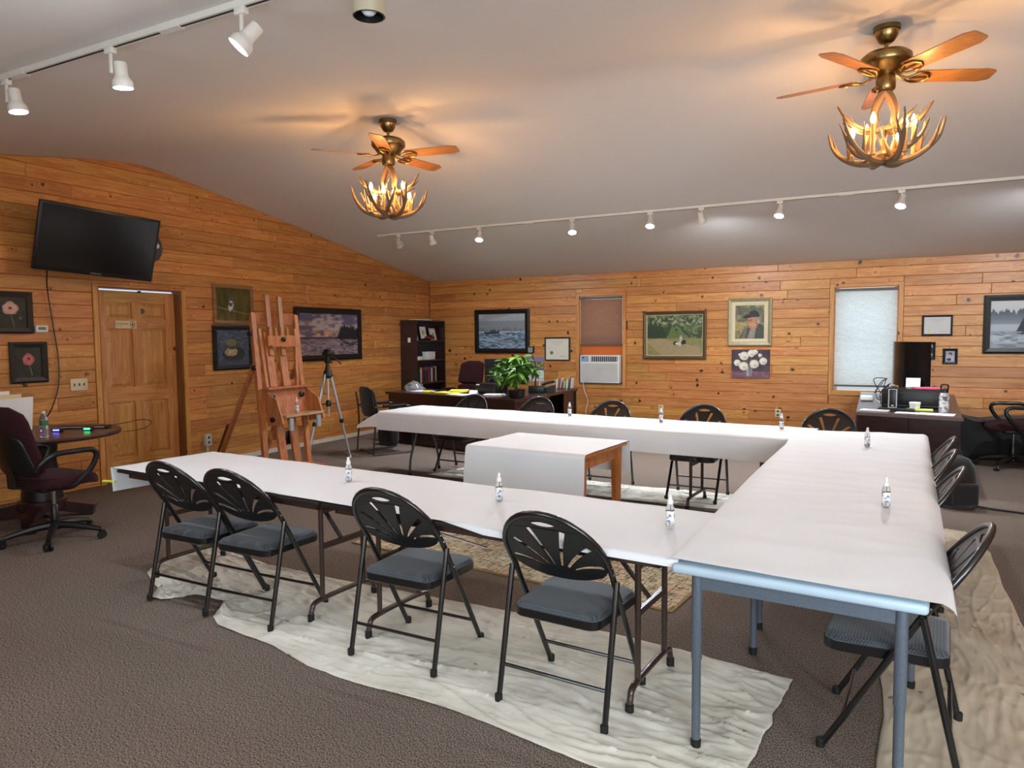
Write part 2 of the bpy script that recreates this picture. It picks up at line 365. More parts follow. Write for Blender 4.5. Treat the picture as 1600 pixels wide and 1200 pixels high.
def copy_tree(o, parent=None):
    c = o.copy(); COL.objects.link(c); c.parent = parent
    for ch in list(o.children): copy_tree(ch, c)
    return c
def smooth_path(pts, n=8, closed=False):
    P = [Vector(p) for p in pts]; out = []; N = len(P)
    g = (lambda i: P[i % N]) if closed else (lambda i: P[max(0, min(N-1, i))])
    for i in range(N if closed else N-1):
        p0, p1, p2, p3 = g(i-1), g(i), g(i+1), g(i+2)
        for k in range(n):
            t = k/n
            out.append(.5*((2*p1)+(p2-p0)*t+(2*p0-5*p1+4*p2-p3)*t*t+(3*p1-p0-3*p2+p3)*t**3))
    if not closed: out.append(P[-1])
    return out

# ------------------------------------------------------------------ the room
XL, XR, YB, YN = -7.33, 4.5, 10.92, -.54
RY, RZ, SL, RW = 5.22, 3.475, .171, .30
def zc(y): return RZ+SL*RW-SL*math.sqrt((y-RY)**2+RW*RW)     # softly rounded ridge
def dzc(y): return -SL*(y-RY)/math.sqrt((y-RY)**2+RW*RW)
HW = zc(YB)
CURVE = [YN-.2, 1, 2.5, 3.6, 4.2]+[4.5+.12*i for i in range(13)]+[6.2, 6.8, 8, 9.5, YB+.2]
ROWH = .1345; ROW0 = 2.313-17*ROWH      # plank lines measured on the far wall

o = MB().bx(XL-.3, XR+.3, YN-.3, YB+.3, -.2, 0).obj('floor', M_CARPET); o['kind'] = 'structure'
b = MB(); nC = len(CURVE)
b.add([(x_, y_, zc(y_)+t_) for t_ in (0, .15) for x_ in (XL-.2, XR+.2) for y_ in CURVE],
      [(i, i+1, nC+i+1, nC+i) for i in range(nC-1)]+[(2*nC+i, 3*nC+i, 3*nC+i+1, 2*nC+i+1) for i in range(nC-1)]+[(0, nC, 3*nC, 2*nC), (nC-1, 3*nC-1, 4*nC-1, 2*nC-1)]
      +[(i, 2*nC+i, 2*nC+i+1, i+1) for i in range(nC-1)]+[(nC+i, nC+i+1, 3*nC+i+1, 3*nC+i) for i in range(nC-1)])
b.obj('ceiling', M_CEIL)['kind'] = 'structure'

DOOR = (4.69, 5.70, 2.115)     # opening y0,y1,top
CAS = .055
WIN1 = (-4.40, -3.655, .755, 2.19)
WIN2 = (-.585, .205, .745, 2.19)
T = .016
# backing of the left wall, round the door
wl_ = MB()
def gable(y0, y1, z0, x0, x1):
    return [(y0, z0), (y1, z0), (y1, zc(y1)+.02)]+[(y, zc(y)+.02) for y in reversed(CURVE) if y0 < y < y1]+[(y0, zc(y0)+.02)]
for y0, y1, z0 in ((YN-.2, DOOR[0], 0), (DOOR[1], YB+.2, 0), (DOOR[0], DOOR[1], DOOR[2])):
    wl_.prism(gable(y0, y1, z0, 0, 0), .12, lambda a, b_, d: (XL-T-d, a, b_))
wall_left = wl_.obj('wall_left', M_BACK, smooth=0); wall_left['kind'] = 'structure'
wb = MB()
def holes(b, x0, x1, ztop, wins, y0, y1):
    xs = sorted([x0, x1]+[w[0] for w in wins]+[w[1] for w in wins])
    for a, c in zip(xs[:-1], xs[1:]):
        w = [w for w in wins if w[0] <= a+1e-6 and w[1] >= c-1e-6]
        if w: b.bx(a, c, y0, y1, 0, w[0][2]); b.bx(a, c, y0, y1, w[0][3], ztop)
        else: b.bx(a, c, y0, y1, 0, ztop)
holes(wb, XL-.1, XR+.1, HW+.05, [WIN1, WIN2], YB+T, YB+T+.12)
wall_back = wb.obj('wall_back', M_BACK, smooth=0); wall_back['kind'] = 'structure'
wr = MB().prism(gable(YN-.2, YB+.2, 0, 0, 0), .12, lambda a, b_, d: (XR+d, a, b_))
wr.obj('wall_right', M_PLK_Y, smooth=0)['kind'] = 'structure'
wnr = MB(); holes(wnr, XL-.1, XR+.1, HW+.05, [(a, c, .8, 2.2) for a, c in NEARWIN], YN-.12, YN)
wnr.obj('wall_near', M_PLK_X, smooth=0)['kind'] = 'structure'
for i, (a, c) in enumerate(NEARWIN):
    w = sempty('window_%d' % (i+3))
    f = MB().bx(a, a+.05, YN-.1, YN+.02, .8, 2.2).bx(c-.05, c, YN-.1, YN+.02, .8, 2.2).bx(a, c, YN-.1, YN+.02, .8, .85).bx(a, c, YN-.1, YN+.02, 2.15, 2.2)
    f.obj('window_frame', M_TRIM_X, w); MB().bx(a, c, YN-.06, YN-.055, .8, 2.2).obj('pane', M_PANE, w)

def offset_poly(P, d):
    n = len(P); out = []
    area2 = sum(P[i][0]*P[(i+1) % n][1]-P[(i+1) % n][0]*P[i][1] for i in range(n)); sg = 1 if area2 > 0 else -1
    for i in range(n):
        p0, p1, p2 = Vector(P[i-1]), Vector(P[i]), Vector(P[(i+1) % n])
        e1 = (p1-p0).normalized(); e2 = (p2-p1).normalized()
        n1 = Vector((-e1.y, e1.x))*sg; n2 = Vector((-e2.y, e2.x))*sg
        den = 1+n1.dot(n2)
        out.append(tuple(p1+(n1+n2)*(d/max(den, .25))))
    return out
def clip(P, fn):
    """keep part of polygon where fn(p)>=0 (linear)"""
    out = []
    for i in range(len(P)):
        a, b_ = P[i], P[(i+1) % len(P)]; fa, fb = fn(a), fn(b_)
        if fa >= 0: out.append(a)
        if (fa >= 0) != (fb >= 0):
            t = fa/(fa-fb); out.append((a[0]+(b_[0]-a[0])*t, a[1]+(b_[1]-a[1])*t))
    q = []
    for p in out:
        if not q or abs(p[0]-q[-1][0])+abs(p[1]-q[-1][1]) > .004: q.append(p)
    if len(q) > 1 and abs(q[0][0]-q[-1][0])+abs(q[0][1]-q[-1][1]) < .004: q.pop()
    return q
def plank(poly, f, m, parent):
    if len(poly) < 3: return
    xs = [p[0] for p in poly]; zs = [p[1] for p in poly]
    if max(xs)-min(xs) < .02 or max(zs)-min(zs) < .014: return
    g = .0008
    A = offset_poly(poly, g); B_ = offset_poly(poly, g+.0055); n = len(poly)
    prd = random.uniform(-.0012, .0012)
    vs = [f(a, b_, 0) for a, b_ in A]+[f(a, b_, T-.006+prd) for a, b_ in A]+[f(a, b_, T+prd) for a, b_ in B_]
    fs = [tuple(range(2*n, 3*n))]
    for k in (0, 1):
        for i in range(n): fs.append((k*n+i, k*n+(i+1) % n, (k+1)*n+(i+1) % n, (k+1)*n+i))
    b_ = MB().add(vs, fs); b_.obj('plank', m, parent, smooth=0)
def board_rows(s0, s1, ztop, openings, f, m, parent, post=None):
    r = 0
    z0 = ROW0-math.ceil(ROW0/ROWH)*ROWH
    while z0 < ztop:
        z1 = z0+ROWH
        s = s0-random.uniform(0, 2.6); cuts = []
        while s < s1:
            e = s+random.choice((1.83, 2.44, 3.05, 3.66, 2.74))
            cuts.append((max(s, s0), min(e, s1))); s = e
        for a, c in cuts:
            if c-a < .01: continue
            segs = [(a, c, max(z0, 0), z1)]
            for (o0, o1, p0, p1) in openings:
                ns = []
                for (x, y, p, q) in segs:
                    if y <= o0 or x >= o1 or q <= p0 or p >= p1: ns.append((x, y, p, q)); continue
                    if x < o0: ns.append((x, o0, p, q))
                    if y > o1: ns.append((o1, y, p, q))
                    xx, yy = max(x, o0), min(y, o1)
                    if p < p0: ns.append((xx, yy, p, p0))
                    if q > p1: ns.append((xx, yy, p1, q))
                segs = ns
            for (x, y, p, q) in segs:
                poly = [(x, p), (y, p), (y, q), (x, q)]
                if post: poly = post(poly)
                plank(poly, f, m, parent)
        z0 = z1; r += 1
def gclip(poly):
    for y in (2, 4.3, 4.75, 5.0, 5.22, 5.44, 5.7, 6.2, 9):
        if len(poly) > 2: poly = clip(poly, lambda p: zc(y)+dzc(y)*(p[0]-y)-p[1])
    return poly
board_rows(1.2, YB-.001, RZ, [(DOOR[0]-CAS, DOOR[1]+CAS, -1, DOOR[2]+.02)], lambda a, b_, d: (XL-T+d, a, b_), M_PLK_Y, wall_left, gclip)
board_rows(XL+.001, 2.6, HW, [(WIN1[0]-CAS, WIN1[1]+CAS, WIN1[2]-CAS, WIN1[3]+CAS*.8), (WIN2[0]-CAS, WIN2[1]+CAS, WIN2[2]-CAS, WIN2[3]+CAS*.8)],
           lambda a, b_, d: (a, YB+T-d, b_), M_PLK_X, wall_back, lambda poly: clip(poly, lambda p: HW-p[1]))
# unseen run of the left wall near the camera
MB().bx(XL-T, XL, YN, 1.2, 0, 2.55).obj('lower_boarding', M_PLK_Y, wall_left, smooth=0)

bb = MB().bx(XL, XL+.022, 5.76, YB-.01, 0, .055).obj('baseboard_left', mat('cream_baseboard', (214, 206, 190), .5)); bb['kind'] = 'structure'

# ---- door
dr = sempty('door_1')
y0, y1, zt = DOOR
MB().bx(XL-.005, XL+.012, y0-CAS, y0, 0, zt).obj('casing', M_TRIM_Z, dr, 0)
MB().bx(XL-.005, XL+.012, y1, y1+CAS, 0, zt).obj('casing', M_TRIM_Z, dr, 0)
MB().bx(XL-.005, XL+.008, y0-CAS, y1+CAS, zt, zt+.02).obj('casing', M_TRIM_Y, dr, 0)
dkw = wood('dark_jamb_wood', 2, (120, 66, 30), (150, 90, 44), knots=.1)
MB().bx(XL-.135, XL-.002, y0-.004, y0+.018, 0, zt).obj('jamb', dkw, dr, 0)
MB().bx(XL-.135, XL-.002, y1-.018, y1+.004, 0, zt).obj('jamb', dkw, dr, 0)
MB().bx(XL-.135, XL-.002, y0+.018, y1-.018, zt-.014, zt+.004).obj('jamb', dkw, dr, 0)
sy0, sy1, sz1, sx = y0+.022, y1-.022, zt-.032, XL-.098
st = .125
MB().bx(sx-.036, sx, sy0, sy0+st, .01, sz1).obj('stile', M_DOOR_Z, dr, 0)
MB().bx(sx-.036, sx, sy1-st, sy1, .01, sz1).obj('stile', M_DOOR_Z, dr, 0)
ym = (sy0+sy1)/2
rails = [(.01, .24), (.86, 1.02), (1.67, 1.78), (1.955, sz1)]
for a, c in rails: MB().bx(sx-.036, sx, sy0+st, sy1-st, a, c).obj('rail', M_DOOR_Y, dr, 0)
for (a, c), (a2, c2) in zip(rails[:-1], rails[1:]):
    MB().bx(sx-.036, sx, ym-.055, ym+.055, c, a2).obj('mullion', M_DOOR_Z, dr, 0)
    for p, q in ((sy0+st, ym-.055), (ym+.055, sy1-st)):
        pl = [(p, c), (q, c), (q, a2), (p, a2)]; i1 = offset_poly(pl, .012); i2 = offset_poly(pl, .045)
        vs = [(sx-.022, *t_) for t_ in pl]+[(sx-.022, *t_) for t_ in i1]+[(sx-.006, *t_) for t_ in i2]
        fs = [(8, 9, 10, 11)]
        for k in (0, 1):
            for i in range(4): fs.append((k*4+i, k*4+(i+1) % 4, (k+1)*4+(i+1) % 4, (k+1)*4+i))
        MB().add(vs, fs).obj('panel', M_DOOR_Z, dr, 0)
MB().bx(sx, sx+.03, ym+.02, ym+.045, sz1-.012, sz1+.01).obj('catch', M_BLKP, dr)

# ---- the two far windows
def window(n, w, mt):
    x0, x1, z0, z1 = w
    r = sempty('window_%d' % n)
    yf = YB-.014
    MB().bx(x0-CAS, x0, yf, YB+T, z0-CAS, z1+CAS*.8).obj('casing', M_TRIM_Z, r, 0)
    MB().bx(x1, x1+CAS, yf, YB+T, z0-CAS, z1+CAS*.8).obj('casing', M_TRIM_Z, r, 0)
    MB().bx(x0, x1, yf+.002, YB+T, z1, z1+CAS*.8).obj('casing', M_TRIM_X, r, 0)
    MB().bx(x0, x1, yf+.002, YB+T, z0-CAS, z0).obj('casing', M_TRIM_X, r, 0)
    for a, c in ((x0-.003, x0+.012), (x1-.012, x1+.003)): MB().bx(a, c, YB+T, YB+.22, z0, z1).obj('jamb', M_TRIM_Z, r, 0)
    MB().bx(x0, x1, YB+T, YB+.22, z1-.012, z1+.003).obj('jamb', M_TRIM_X, r, 0)
    MB().bx(x0, x1, YB+.0, YB+.22, z0-.003, z0+.015).obj('window_sill', M_TRIM_X, r, 0)
    zm = (z0+z1)/2
    s = MB().bx(x0+.012, x1-.012, YB+.17, YB+.2, zm-.02, zm+.02).bx(x0+.012, x0+.05, YB+.17, YB+.2, z0+.015, z1).bx(x1-.05, x1-.012, YB+.17, YB+.2, z0+.015, z1)
    s.obj('sash', M_WPL, r, 0)
    for a, c in ((z0+.015, zm-.02), (zm+.02, z1-.012)): MB().bx(x0+.05, x1-.05, YB+.183, YB+.187, a, c).obj('pane', M_PANE, r, 0)
    return r
window(1, WIN1, None); window(2, WIN2, None)

def pleated(x0, x1, z0, z1, y, pitch, dep, head_m, rail_m, m, label, tilt=0.):
    t = thing('cellular_shade', label, 'blind', ((x0+x1)/2, y, z0))
    n = int((z1-z0)/pitch)*2; vs = []; w = (x1-x0)/2
    for i in range(n+1):
        z = (z1-z0)*i/n; d = (dep if i % 2 else -dep)
        tl = tilt*(i/n)
        vs += [(-w, d, z-tl), (w, d, z+tl)]
    MB().add(vs, [(2*i, 2*i+1, 2*i+3, 2*i+2) for i in range(n)]).obj('shade_fabric', m, t, 0)
    MB().bx(-w-.004, w+.004, -.022, .022, z1-z0+.004, z1-z0+.04).obj('head_rail', head_m, t)
    MB().bx(-w, w, -.018, .018, -.022, 0).obj('bottom_rail', rail_m, t)
    return t
RAIL = mat('taupe_rail', (98, 88, 84), .5)
pleated(WIN1[0]+.016, WIN1[1]-.016, 1.415, WIN1[3]-.055, YB+.02, .019, .006, RAIL, RAIL, M_SHADE1, 'taupe pleated shade drawn halfway down above the air conditioner')
pleated(WIN2[0]+.018, WIN2[1]-.016, .835, WIN2[3]-.062, YB+.02, .019, .006, RAIL, RAIL, M_SHADE2, 'bright white pleated shade covering the sunlit right window', .006)
x0, x1 = WIN1[0]+.016, WIN1[1]-.014
MB().bx(x0, x1, YB+.05, YB+.058, 1.235, 1.40).obj('filler_curtain', M_ORANGE)
tag(bpy.data.objects['filler_curtain'], 'glowing orange fabric strip between taupe shade and air conditioner', 'fabric')

# ---- air conditioner
ac = thing('air_conditioner', 'white window air conditioner under the taupe shade', 'air conditioner', (-4.025, YB, .785))
hw = .335
MB().rbox((0, .06, .225), (2*hw, .26, .45), .012).obj('housing', M_WPL, ac)
gx0, gx1, gz0, gz1 = -hw+.03, hw-.035, .035, .315
MB().bx(gx0-.005, gx1+.005, -.072, -.066, gz0-.005, gz1+.005).obj('grille_backing', mat('grey_filter', (198, 198, 190), .8), ac)
for i in range(17):
    z = gz0+(gz1-gz0)*(i+.5)/17
    MB().bx(gx0, gx1, -.082, -.07, z-.004, z+.004).obj('grille_slat', M_WPL, ac, 0)
MB().bx(-hw+.19, hw-.03, -.072, -.064, .345, .43).obj('vent_backing', mat('dark_vent', (60, 60, 62), .7), ac)
for i in range(13):
    x = -hw+.2+i*.035
    MB().box((x, -.072, .387), (.006, .02, .085), Matrix.Rotation(.5, 3, 'Z')).obj('vent_louver', M_WPL, ac, 0)
MB().bx(-hw+.02, -hw+.15, -.076, -.068, .345, .435).obj('control_panel', mat('blue_grey_panel', (150, 168, 196), .4), ac)
MB().lathe([(.012, 0), (.012, .012), (0, .012)], (-hw+.06, -.076, .41), 12, Matrix.Rotation(PI/2, 3, 'X')).obj('control_knob', M_BLKP, ac)
MB().tube(smooth_path([(-.28, -.07, .01), (-.27, -.05, -.12), (-.215, -.03, -.3), (-.25, -.03, -.5), (-.2, -.03, -.66)], 6), .006, 6).obj('power_cord', M_WPL, ac)
BLUE = mat('blue_tape_foam', (46, 96, 150), .7, var=.2)
fo = MB().bx(WIN1[0]+.014, WIN1[1]-.014, YB-.03, YB+.1, .772, .786).bx(WIN1[0]+.013, -4.365, YB-.02, YB+.1, .79, 1.235)
tag(fo.obj('foam_seal', BLUE), 'blue foam seal around the window air conditioner', 'seal')

# ------------------------------------------------------------------ painted pictures (drawn by code into vertex colours)
class Paint:
    def __init__(s, w, h, top, bot=None):
        s.w, s.h = w, h; bot = bot or top
        t = np.linspace(0, 1, h)[:, None, None]
        s.a = np.array(top, float)[None, None]*(1-t)+np.array(bot, float)[None, None]*t
        s.a = np.repeat(s.a, w, 1); s.X, s.Y = np.meshgrid(np.linspace(0, 1, w), np.linspace(0, 1, h))
        s.rng = np.random.default_rng(int(sum(top))+w)
    def noise(s, nx, ny):
        g = s.rng.random((ny+2, nx+2)); x = s.X*nx; y = s.Y*ny; i = x.astype(int); j = y.astype(int); fx = x-i; fy = y-j
        fx = fx*fx*(3-2*fx); fy = fy*fy*(3-2*fy)
        return (g[j, i]*(1-fx)+g[j, i+1]*fx)*(1-fy)+(g[j+1, i]*(1-fx)+g[j+1, i+1]*fx)*fy
    def put(s, mask, col, al=1.): k = (mask.astype(float)*al)[..., None]; s.a = s.a*(1-k)+np.array(col, float)*k; return s
    def ell(s, cx, cy, rx, ry, col, al=1., rot=0.):
        dx, dy = s.X-cx, s.Y-cy; c, n = math.cos(rot), math.sin(rot); u = dx*c+dy*n; v = -dx*n+dy*c
        return s.put((u/rx)**2+(v/ry)**2 < 1, col, al)
    def poly(s, pts, col, al=1.):
        ins = np.zeros_like(s.X, bool); n = len(pts)
        for i in range(n):
            (x1, y1), (x2, y2) = pts[i], pts[(i+1) % n]
            if y1 == y2: continue
            c = ((y1 > s.Y) != (y2 > s.Y)) & (s.X < (x2-x1)*(s.Y-y1)/(y2-y1)+x1); ins ^= c
        return s.put(ins, col, al)
    def line(s, x0, y0, x1, y1, w, col, al=1.):
        d = np.array([x1-x0, y1-y0]); L2 = (d**2).sum(); t = np.clip(((s.X-x0)*d[0]+(s.Y-y0)*d[1])/L2, 0, 1)
        return s.put(np.hypot(s.X-x0-t*d[0], s.Y-y0-t*d[1]) < w, col, al)
    def band(s, y0, y1, col, al=1.): return s.put((s.Y >= y0) & (s.Y < y1), col, al)
    def speck(s, nx, ny, thr, col, al=1., y0=0, y1=1, x0=0, x1=1):
        return s.put((s.noise(nx, ny) > thr) & (s.Y >= y0) & (s.Y < y1) & (s.X >= x0) & (s.X < x1), col, al)
    def mul(s, amt, nx, ny): s.a = s.a*(1+amt*(s.noise(nx, ny)-.5)[..., None]*2); return s
    def treeline(s, base, hts, col, x0=0., x1=1., n=30, al=1., seed=1):
        r = random.Random(seed)
        for i in range(n):
            x = x0+(x1-x0)*(i+r.random())/n; h = hts[0]+(hts[1]-hts[0])*r.random(); w = h*.28
            s.poly([(x-w, base), (x, base-h), (x+w, base)], col, al)
        return s
def canvas_obj(name, p, f, parent, m=M_CANVAS):
    """f(u,v) -> 3-D, u to the right 0..1, v down 0..1; painted face of a thin board"""
    h, w = p.h, p.w
    me = bpy.data.meshes.new(name)
    vs = [f(i/(w-1), j/(h-1), 0) for j in range(h) for i in range(w)]
    fs = [(j*w+i, (j+1)*w+i, (j+1)*w+i+1, j*w+i+1) for j in range(h-1) for i in range(w-1)]
    k = len(vs); vs += [f(0, 0, 1), f(1, 0, 1), f(1, 1, 1), f(0, 1, 1)]
    fs += [(k, k+1, k+2, k+3), (0, w-1, k+1, k), (w-1, h*w-1, k+2, k+1), (h*w-1, (h-1)*w, k+3, k+2), ((h-1)*w, 0, k, k+3)]
    me.from_pydata(vs, [], fs)
    c = np.clip(p.a, 0, 255)/255; c = np.where(c <= .04045, c/12.92, ((c+.055)/1.055)**2.4)
    buf = np.ones((len(vs), 4), np.float32); buf[:w*h, :3] = c.reshape(-1, 3); buf[w*h:, :3] = .1
    at = me.color_attributes.new('Col', 'FLOAT_COLOR', 'POINT'); at.data.foreach_set('color', buf.ravel())
    me.materials.append(m); o = bpy.data.objects.new(name, me); COL.objects.link(o); o.parent = parent; return o
def wallmap(wall, d0):
    """a along wall (to the right as seen), z up, d out of the wall"""
    if wall == 'L': return lambda a, z, d: (XL+d0+d, a, z)
    return lambda a, z, d: (a, YB-d0-d, z)
def picture(name, label, wall, a0, a1, z0, z1, fw, fm, p, depth=.025, liner=None, cat='painting', m=M_CANVAS, tilt=0.):
    cx, cz = (a0+a1)/2, (z0+z1)/2
    loc = (XL+.002, cx, cz) if wall == 'L' else (cx, YB-.002, cz)
    t = thing(name, label, cat, loc)
    g = (lambda a, z, d: (d, a, z)) if wall == 'L' else (lambda a, z, d: (a, -d, z))
    w, h = (a1-a0)/2, (z1-z0)/2
    def ring(nm, wo, ho, fw_, d_out, d_in, mt):
        O = [(-wo, -ho), (wo, -ho), (wo, ho), (-wo, ho)]; I = [(-wo+fw_, -ho+fw_), (wo-fw_, -ho+fw_), (wo-fw_, ho-fw_), (-wo+fw_, ho-fw_)]
        Mi = [((o_[0]*.65+i_[0]*.35), (o_[1]*.65+i_[1]*.35)) for o_, i_ in zip(O, I)]
        L4 = [[g(a, z, 0) for a, z in O], [g(a, z, d_out*.8) for a, z in O], [g(a, z, d_out) for a, z in Mi], [g(a, z, d_in) for a, z in I], [g(a, z, 0) for a, z in I]]
        fs = []
        for k in range(4):
            for i in range(4): fs.append((k*4+i, k*4+(i+1) % 4, (k+1)*4+(i+1) % 4, (k+1)*4+i))
        MB().add(sum(L4, []), fs).obj(nm, mt, t, 0)
    if fw > 0: ring('frame', w, h, fw, depth, depth*.75, fm)
    iw, ih = w-fw, h-fw
    if liner: ring('liner', iw, ih, liner[0], depth*.7, depth*.5, liner[1]); iw -= liner[0]; ih -= liner[0]
    cd = depth*.4 if fw > 0 else depth
    canvas_obj('canvas' if m is M_CANVAS else 'sheet', p, lambda u, v, k: g(-iw+2*iw*u, ih-2*ih*v, cd-k*.006 if fw else cd*(1-k)), t, m)
    if tilt: t.rotation_euler = (tilt, 0, 0) if wall == 'L' else (0, tilt, 0)
    return t
def flower(p, cx, cy, r, c0, c1):
    for i in range(14):
        a = i*2.4; rr = r*(1-i/22)
        p.ell(cx+math.cos(a)*r*.5, cy+math.sin(a)*r*.45, rr*.55, rr*.5, [c0[k]*(1-i/14)+c1[k]*i/14 for k in range(3)])
    return p
# left wall
p = Paint(40, 56, (52, 54, 44), (40, 44, 34)).mul(.15, 8, 8); flower(p, .5, .36, .25, (196, 150, 140), (226, 188, 176)); p.ell(.5, .36, .06, .05, (120, 60, 56)); p.line(.52, .6, .6, .98, .015, (110, 112, 84)); p.ell(.8, .68, .06, .05, (96, 96, 74))
picture('poppy_painting', 'dark framed pale pink poppy painting beside the thermostat', 'L', 3.63, 4.03, 1.615, 2.015, .055, M_DARKFRAME, p)
p = Paint(44, 52, (46, 50, 38), (36, 42, 30)).mul(.15, 8, 8); flower(p, .48, .40, .24, (170, 78, 84), (214, 130, 130)); p.ell(.5, .38, .07, .05, (130, 44, 52)); p.line(.52, .6, .6, .92, .015, (120, 132, 96))
picture('rose_painting', 'dark framed deep pink flower painting, the lower of two', 'L', 3.80, 4.145, 1.137, 1.537, .055, M_DARKFRAME, p)
p = Paint(60, 48, (78, 74, 30), (96, 88, 40)).mul(.2, 12, 3); p.line(.05, .6, .95, .8, .012, (150, 140, 96)); p.ell(.42, .55, .07, .16, (214, 210, 206), rot=.2); p.ell(.42, .48, .06, .09, (80, 96, 120), rot=.3); p.ell(.41, .36, .06, .08, (74, 92, 120)); p.ell(.43, .42, .05, .03, (226, 222, 216)); p.line(.43, .68, .47, .84, .02, (70, 80, 100)); p.line(.36, .38, .3, .4, .008, (40, 40, 44))
picture('kingfisher_painting', 'tan wood framed painting of a bird perched on a branch', 'L', 6.145, 6.77, 1.733, 2.232, .045, M_GOLDW, p)
p = Paint(60, 54, (82, 96, 118), (70, 84, 104)).mul(.22, 10, 30); p.ell(.5, .68, .34, .24, (52, 54, 52)); p.ell(.42, .62, .2, .13, (190, 166, 132)); p.ell(.46, .4, .22, .16, (74, 80, 56)); p.mul(.2, 22, 22); p.ell(.44, .36, .18, .1, (120, 122, 92)); p.poly([(.66, .44), (.78, .22), (.8, .24), (.7, .46)], (92, 92, 76)); p.line(.28, .5, .2, .62, .03, (70, 72, 58)); p.band(.86, 1, (70, 82, 96), .6)
picture('turtle_painting', 'black framed painting of a turtle resting on a rock', 'L', 6.12, 6.745, 1.155, 1.722, .06, M_BLKFRAME, p)
def sunset():
    p = Paint(110, 62, (140, 132, 148), (222, 178, 140)); n1 = p.noise(6, 9); n2 = p.noise(16, 22)
    p.put(np.clip((n1*.6+n2*.4-.36)/.24, 0, 1)*(p.Y < .62), (92, 90, 124), .85); p.put(np.clip((.5-n1*.5-n2*.5)/.2, 0, 1)*(p.Y < .4), (206, 196, 198), .7)
    p.put(np.exp(-((p.Y-.5)/.07)**2)*np.clip((.7-n2)/.3, 0, 1), (236, 176, 122), .8); p.band(.56, .62, (70, 66, 92)); p.band(.62, 1, (128, 112, 126))
    k = p.noise(20, 70); p.put((k > .55) & (p.Y > .62), (178, 152, 152), .7); p.put((k < .36) & (p.Y > .62), (88, 82, 104), .7)
    p.treeline(.62, (.14, .4), (34, 36, 42), .66, 1.0, 26, seed=4); p.poly([(.62, .62), (.7, .56), (1, .48), (1, .64)], (30, 32, 38)); p.put((p.X > .66) & (p.Y > .62) & (p.Y < .8) & (k < .6), (52, 50, 66), .8)
    return p
picture('lake_sunset_painting', 'wide black framed painting of a lake at sunset with pines', 'L', 7.50, 8.945, 1.215, 1.99, .085, M_BLKFRAME, sunset(), depth=.035)
# far wall
def boat():
    p = Paint(96, 72, (172, 182, 188), (124, 134, 142)); p.put((p.noise(5, 4) > .5) & (p.Y < .32), (140, 150, 158), .6); p.band(.2, .52, (112, 122, 130), .5); p.treeline(.5, (.04, .14), (96, 106, 116), 0, 1, 30, .5, 5)
    p.band(.5, 1, (104, 130, 152)); k = p.noise(16, 44); p.put((k > .56) & (p.Y > .5), (160, 182, 198), .8); p.put((k < .34) & (p.Y > .5), (62, 86, 108), .8); p.band(.5, .54, (186, 202, 212), .7)
    p.poly([(.13, .52), (.46, .49), (.43, .575), (.15, .59)], (54, 62, 68)); p.line(.35, .44, .35, .52, .008, (50, 56, 62)); p.ell(.28, .5, .03, .03, (60, 66, 72)); p.ell(.33, .5, .02, .04, (60, 66, 72)); p.line(.13, .5, .13, .58, .012, (40, 46, 52))
    return p
picture('boat_painting', 'black framed painting of a fishing boat on grey-blue water', 'B', -6.37, -5.30, 1.262, 2.018, .08, M_BLKFRAME, boat(), depth=.035)
def certificate(seal, sx, sy, bgc=(226, 224, 208)):
    p = Paint(64, 52, bgc)
    for k, (y, a, b_) in enumerate(((.16, .25, .75), (.26, .35, .65), (.34, .3, .7), (.42, .38, .62), (.54, .22, .78), (.6, .26, .74), (.84, .58, .88))): p.line(a, y, b_, y, .006, (150, 148, 136), .7)
    p.ell(sx, sy, .07, .085, seal); return p
picture('framed_certificate', 'thin dark framed cream certificate beside the taupe-shaded window', 'B', -5.018, -4.56, 1.136, 1.528, .022, M_DARKFRAME, certificate((120, 112, 84), .25, .68), cat='certificate', m=M_PRINT)
def park():
    p = Paint(110, 80, (84, 98, 62), (96, 110, 70)); p.put((p.noise(9, 8) > .52) & (p.Y < .6), (52, 68, 40), .85); p.put((p.noise(26, 22) > .6) & (p.Y < .58), (128, 142, 92), .7); p.put((p.noise(30, 30) > .66) & (p.Y < .25), (178, 186, 160), .7)
    p.treeline(.6, (.3, .55), (44, 60, 38), .0, .3, 6, .8, 2); p.treeline(.6, (.2, .4), (98, 116, 68), .42, .62, 5, .8, 9); p.band(.58, 1, (142, 138, 84)); p.put((p.noise(24, 30) > .55) & (p.Y > .58), (120, 124, 70), .7)
    p.poly([(.0, .62), (.26, .58), (.95, .8), (1, 1), (.25, 1), (.0, .68)], (168, 148, 112)); p.put((p.noise(30, 40) > .6) & (p.Y > .6), (152, 136, 100), .4)
    p.ell(.665, .67, .05, .06, (40, 40, 40)); p.ell(.62, .58, .025, .09, (190, 178, 164)); p.ell(.62, .5, .018, .025, (150, 110, 86)); p.ell(.52, .7, .04, .05, (52, 38, 26)); p.ell(.55, .71, .03, .03, (224, 214, 196)); p.ell(.6, .71, .02, .06, (210, 206, 200))
    return p
picture('park_painting', 'bronze framed painting of a person sitting beside a tree-lined path', 'B', -3.31, -2.335, 1.176, 1.914, .05, M_BRONZE, park(), depth=.04, liner=(.012, M_LINER))
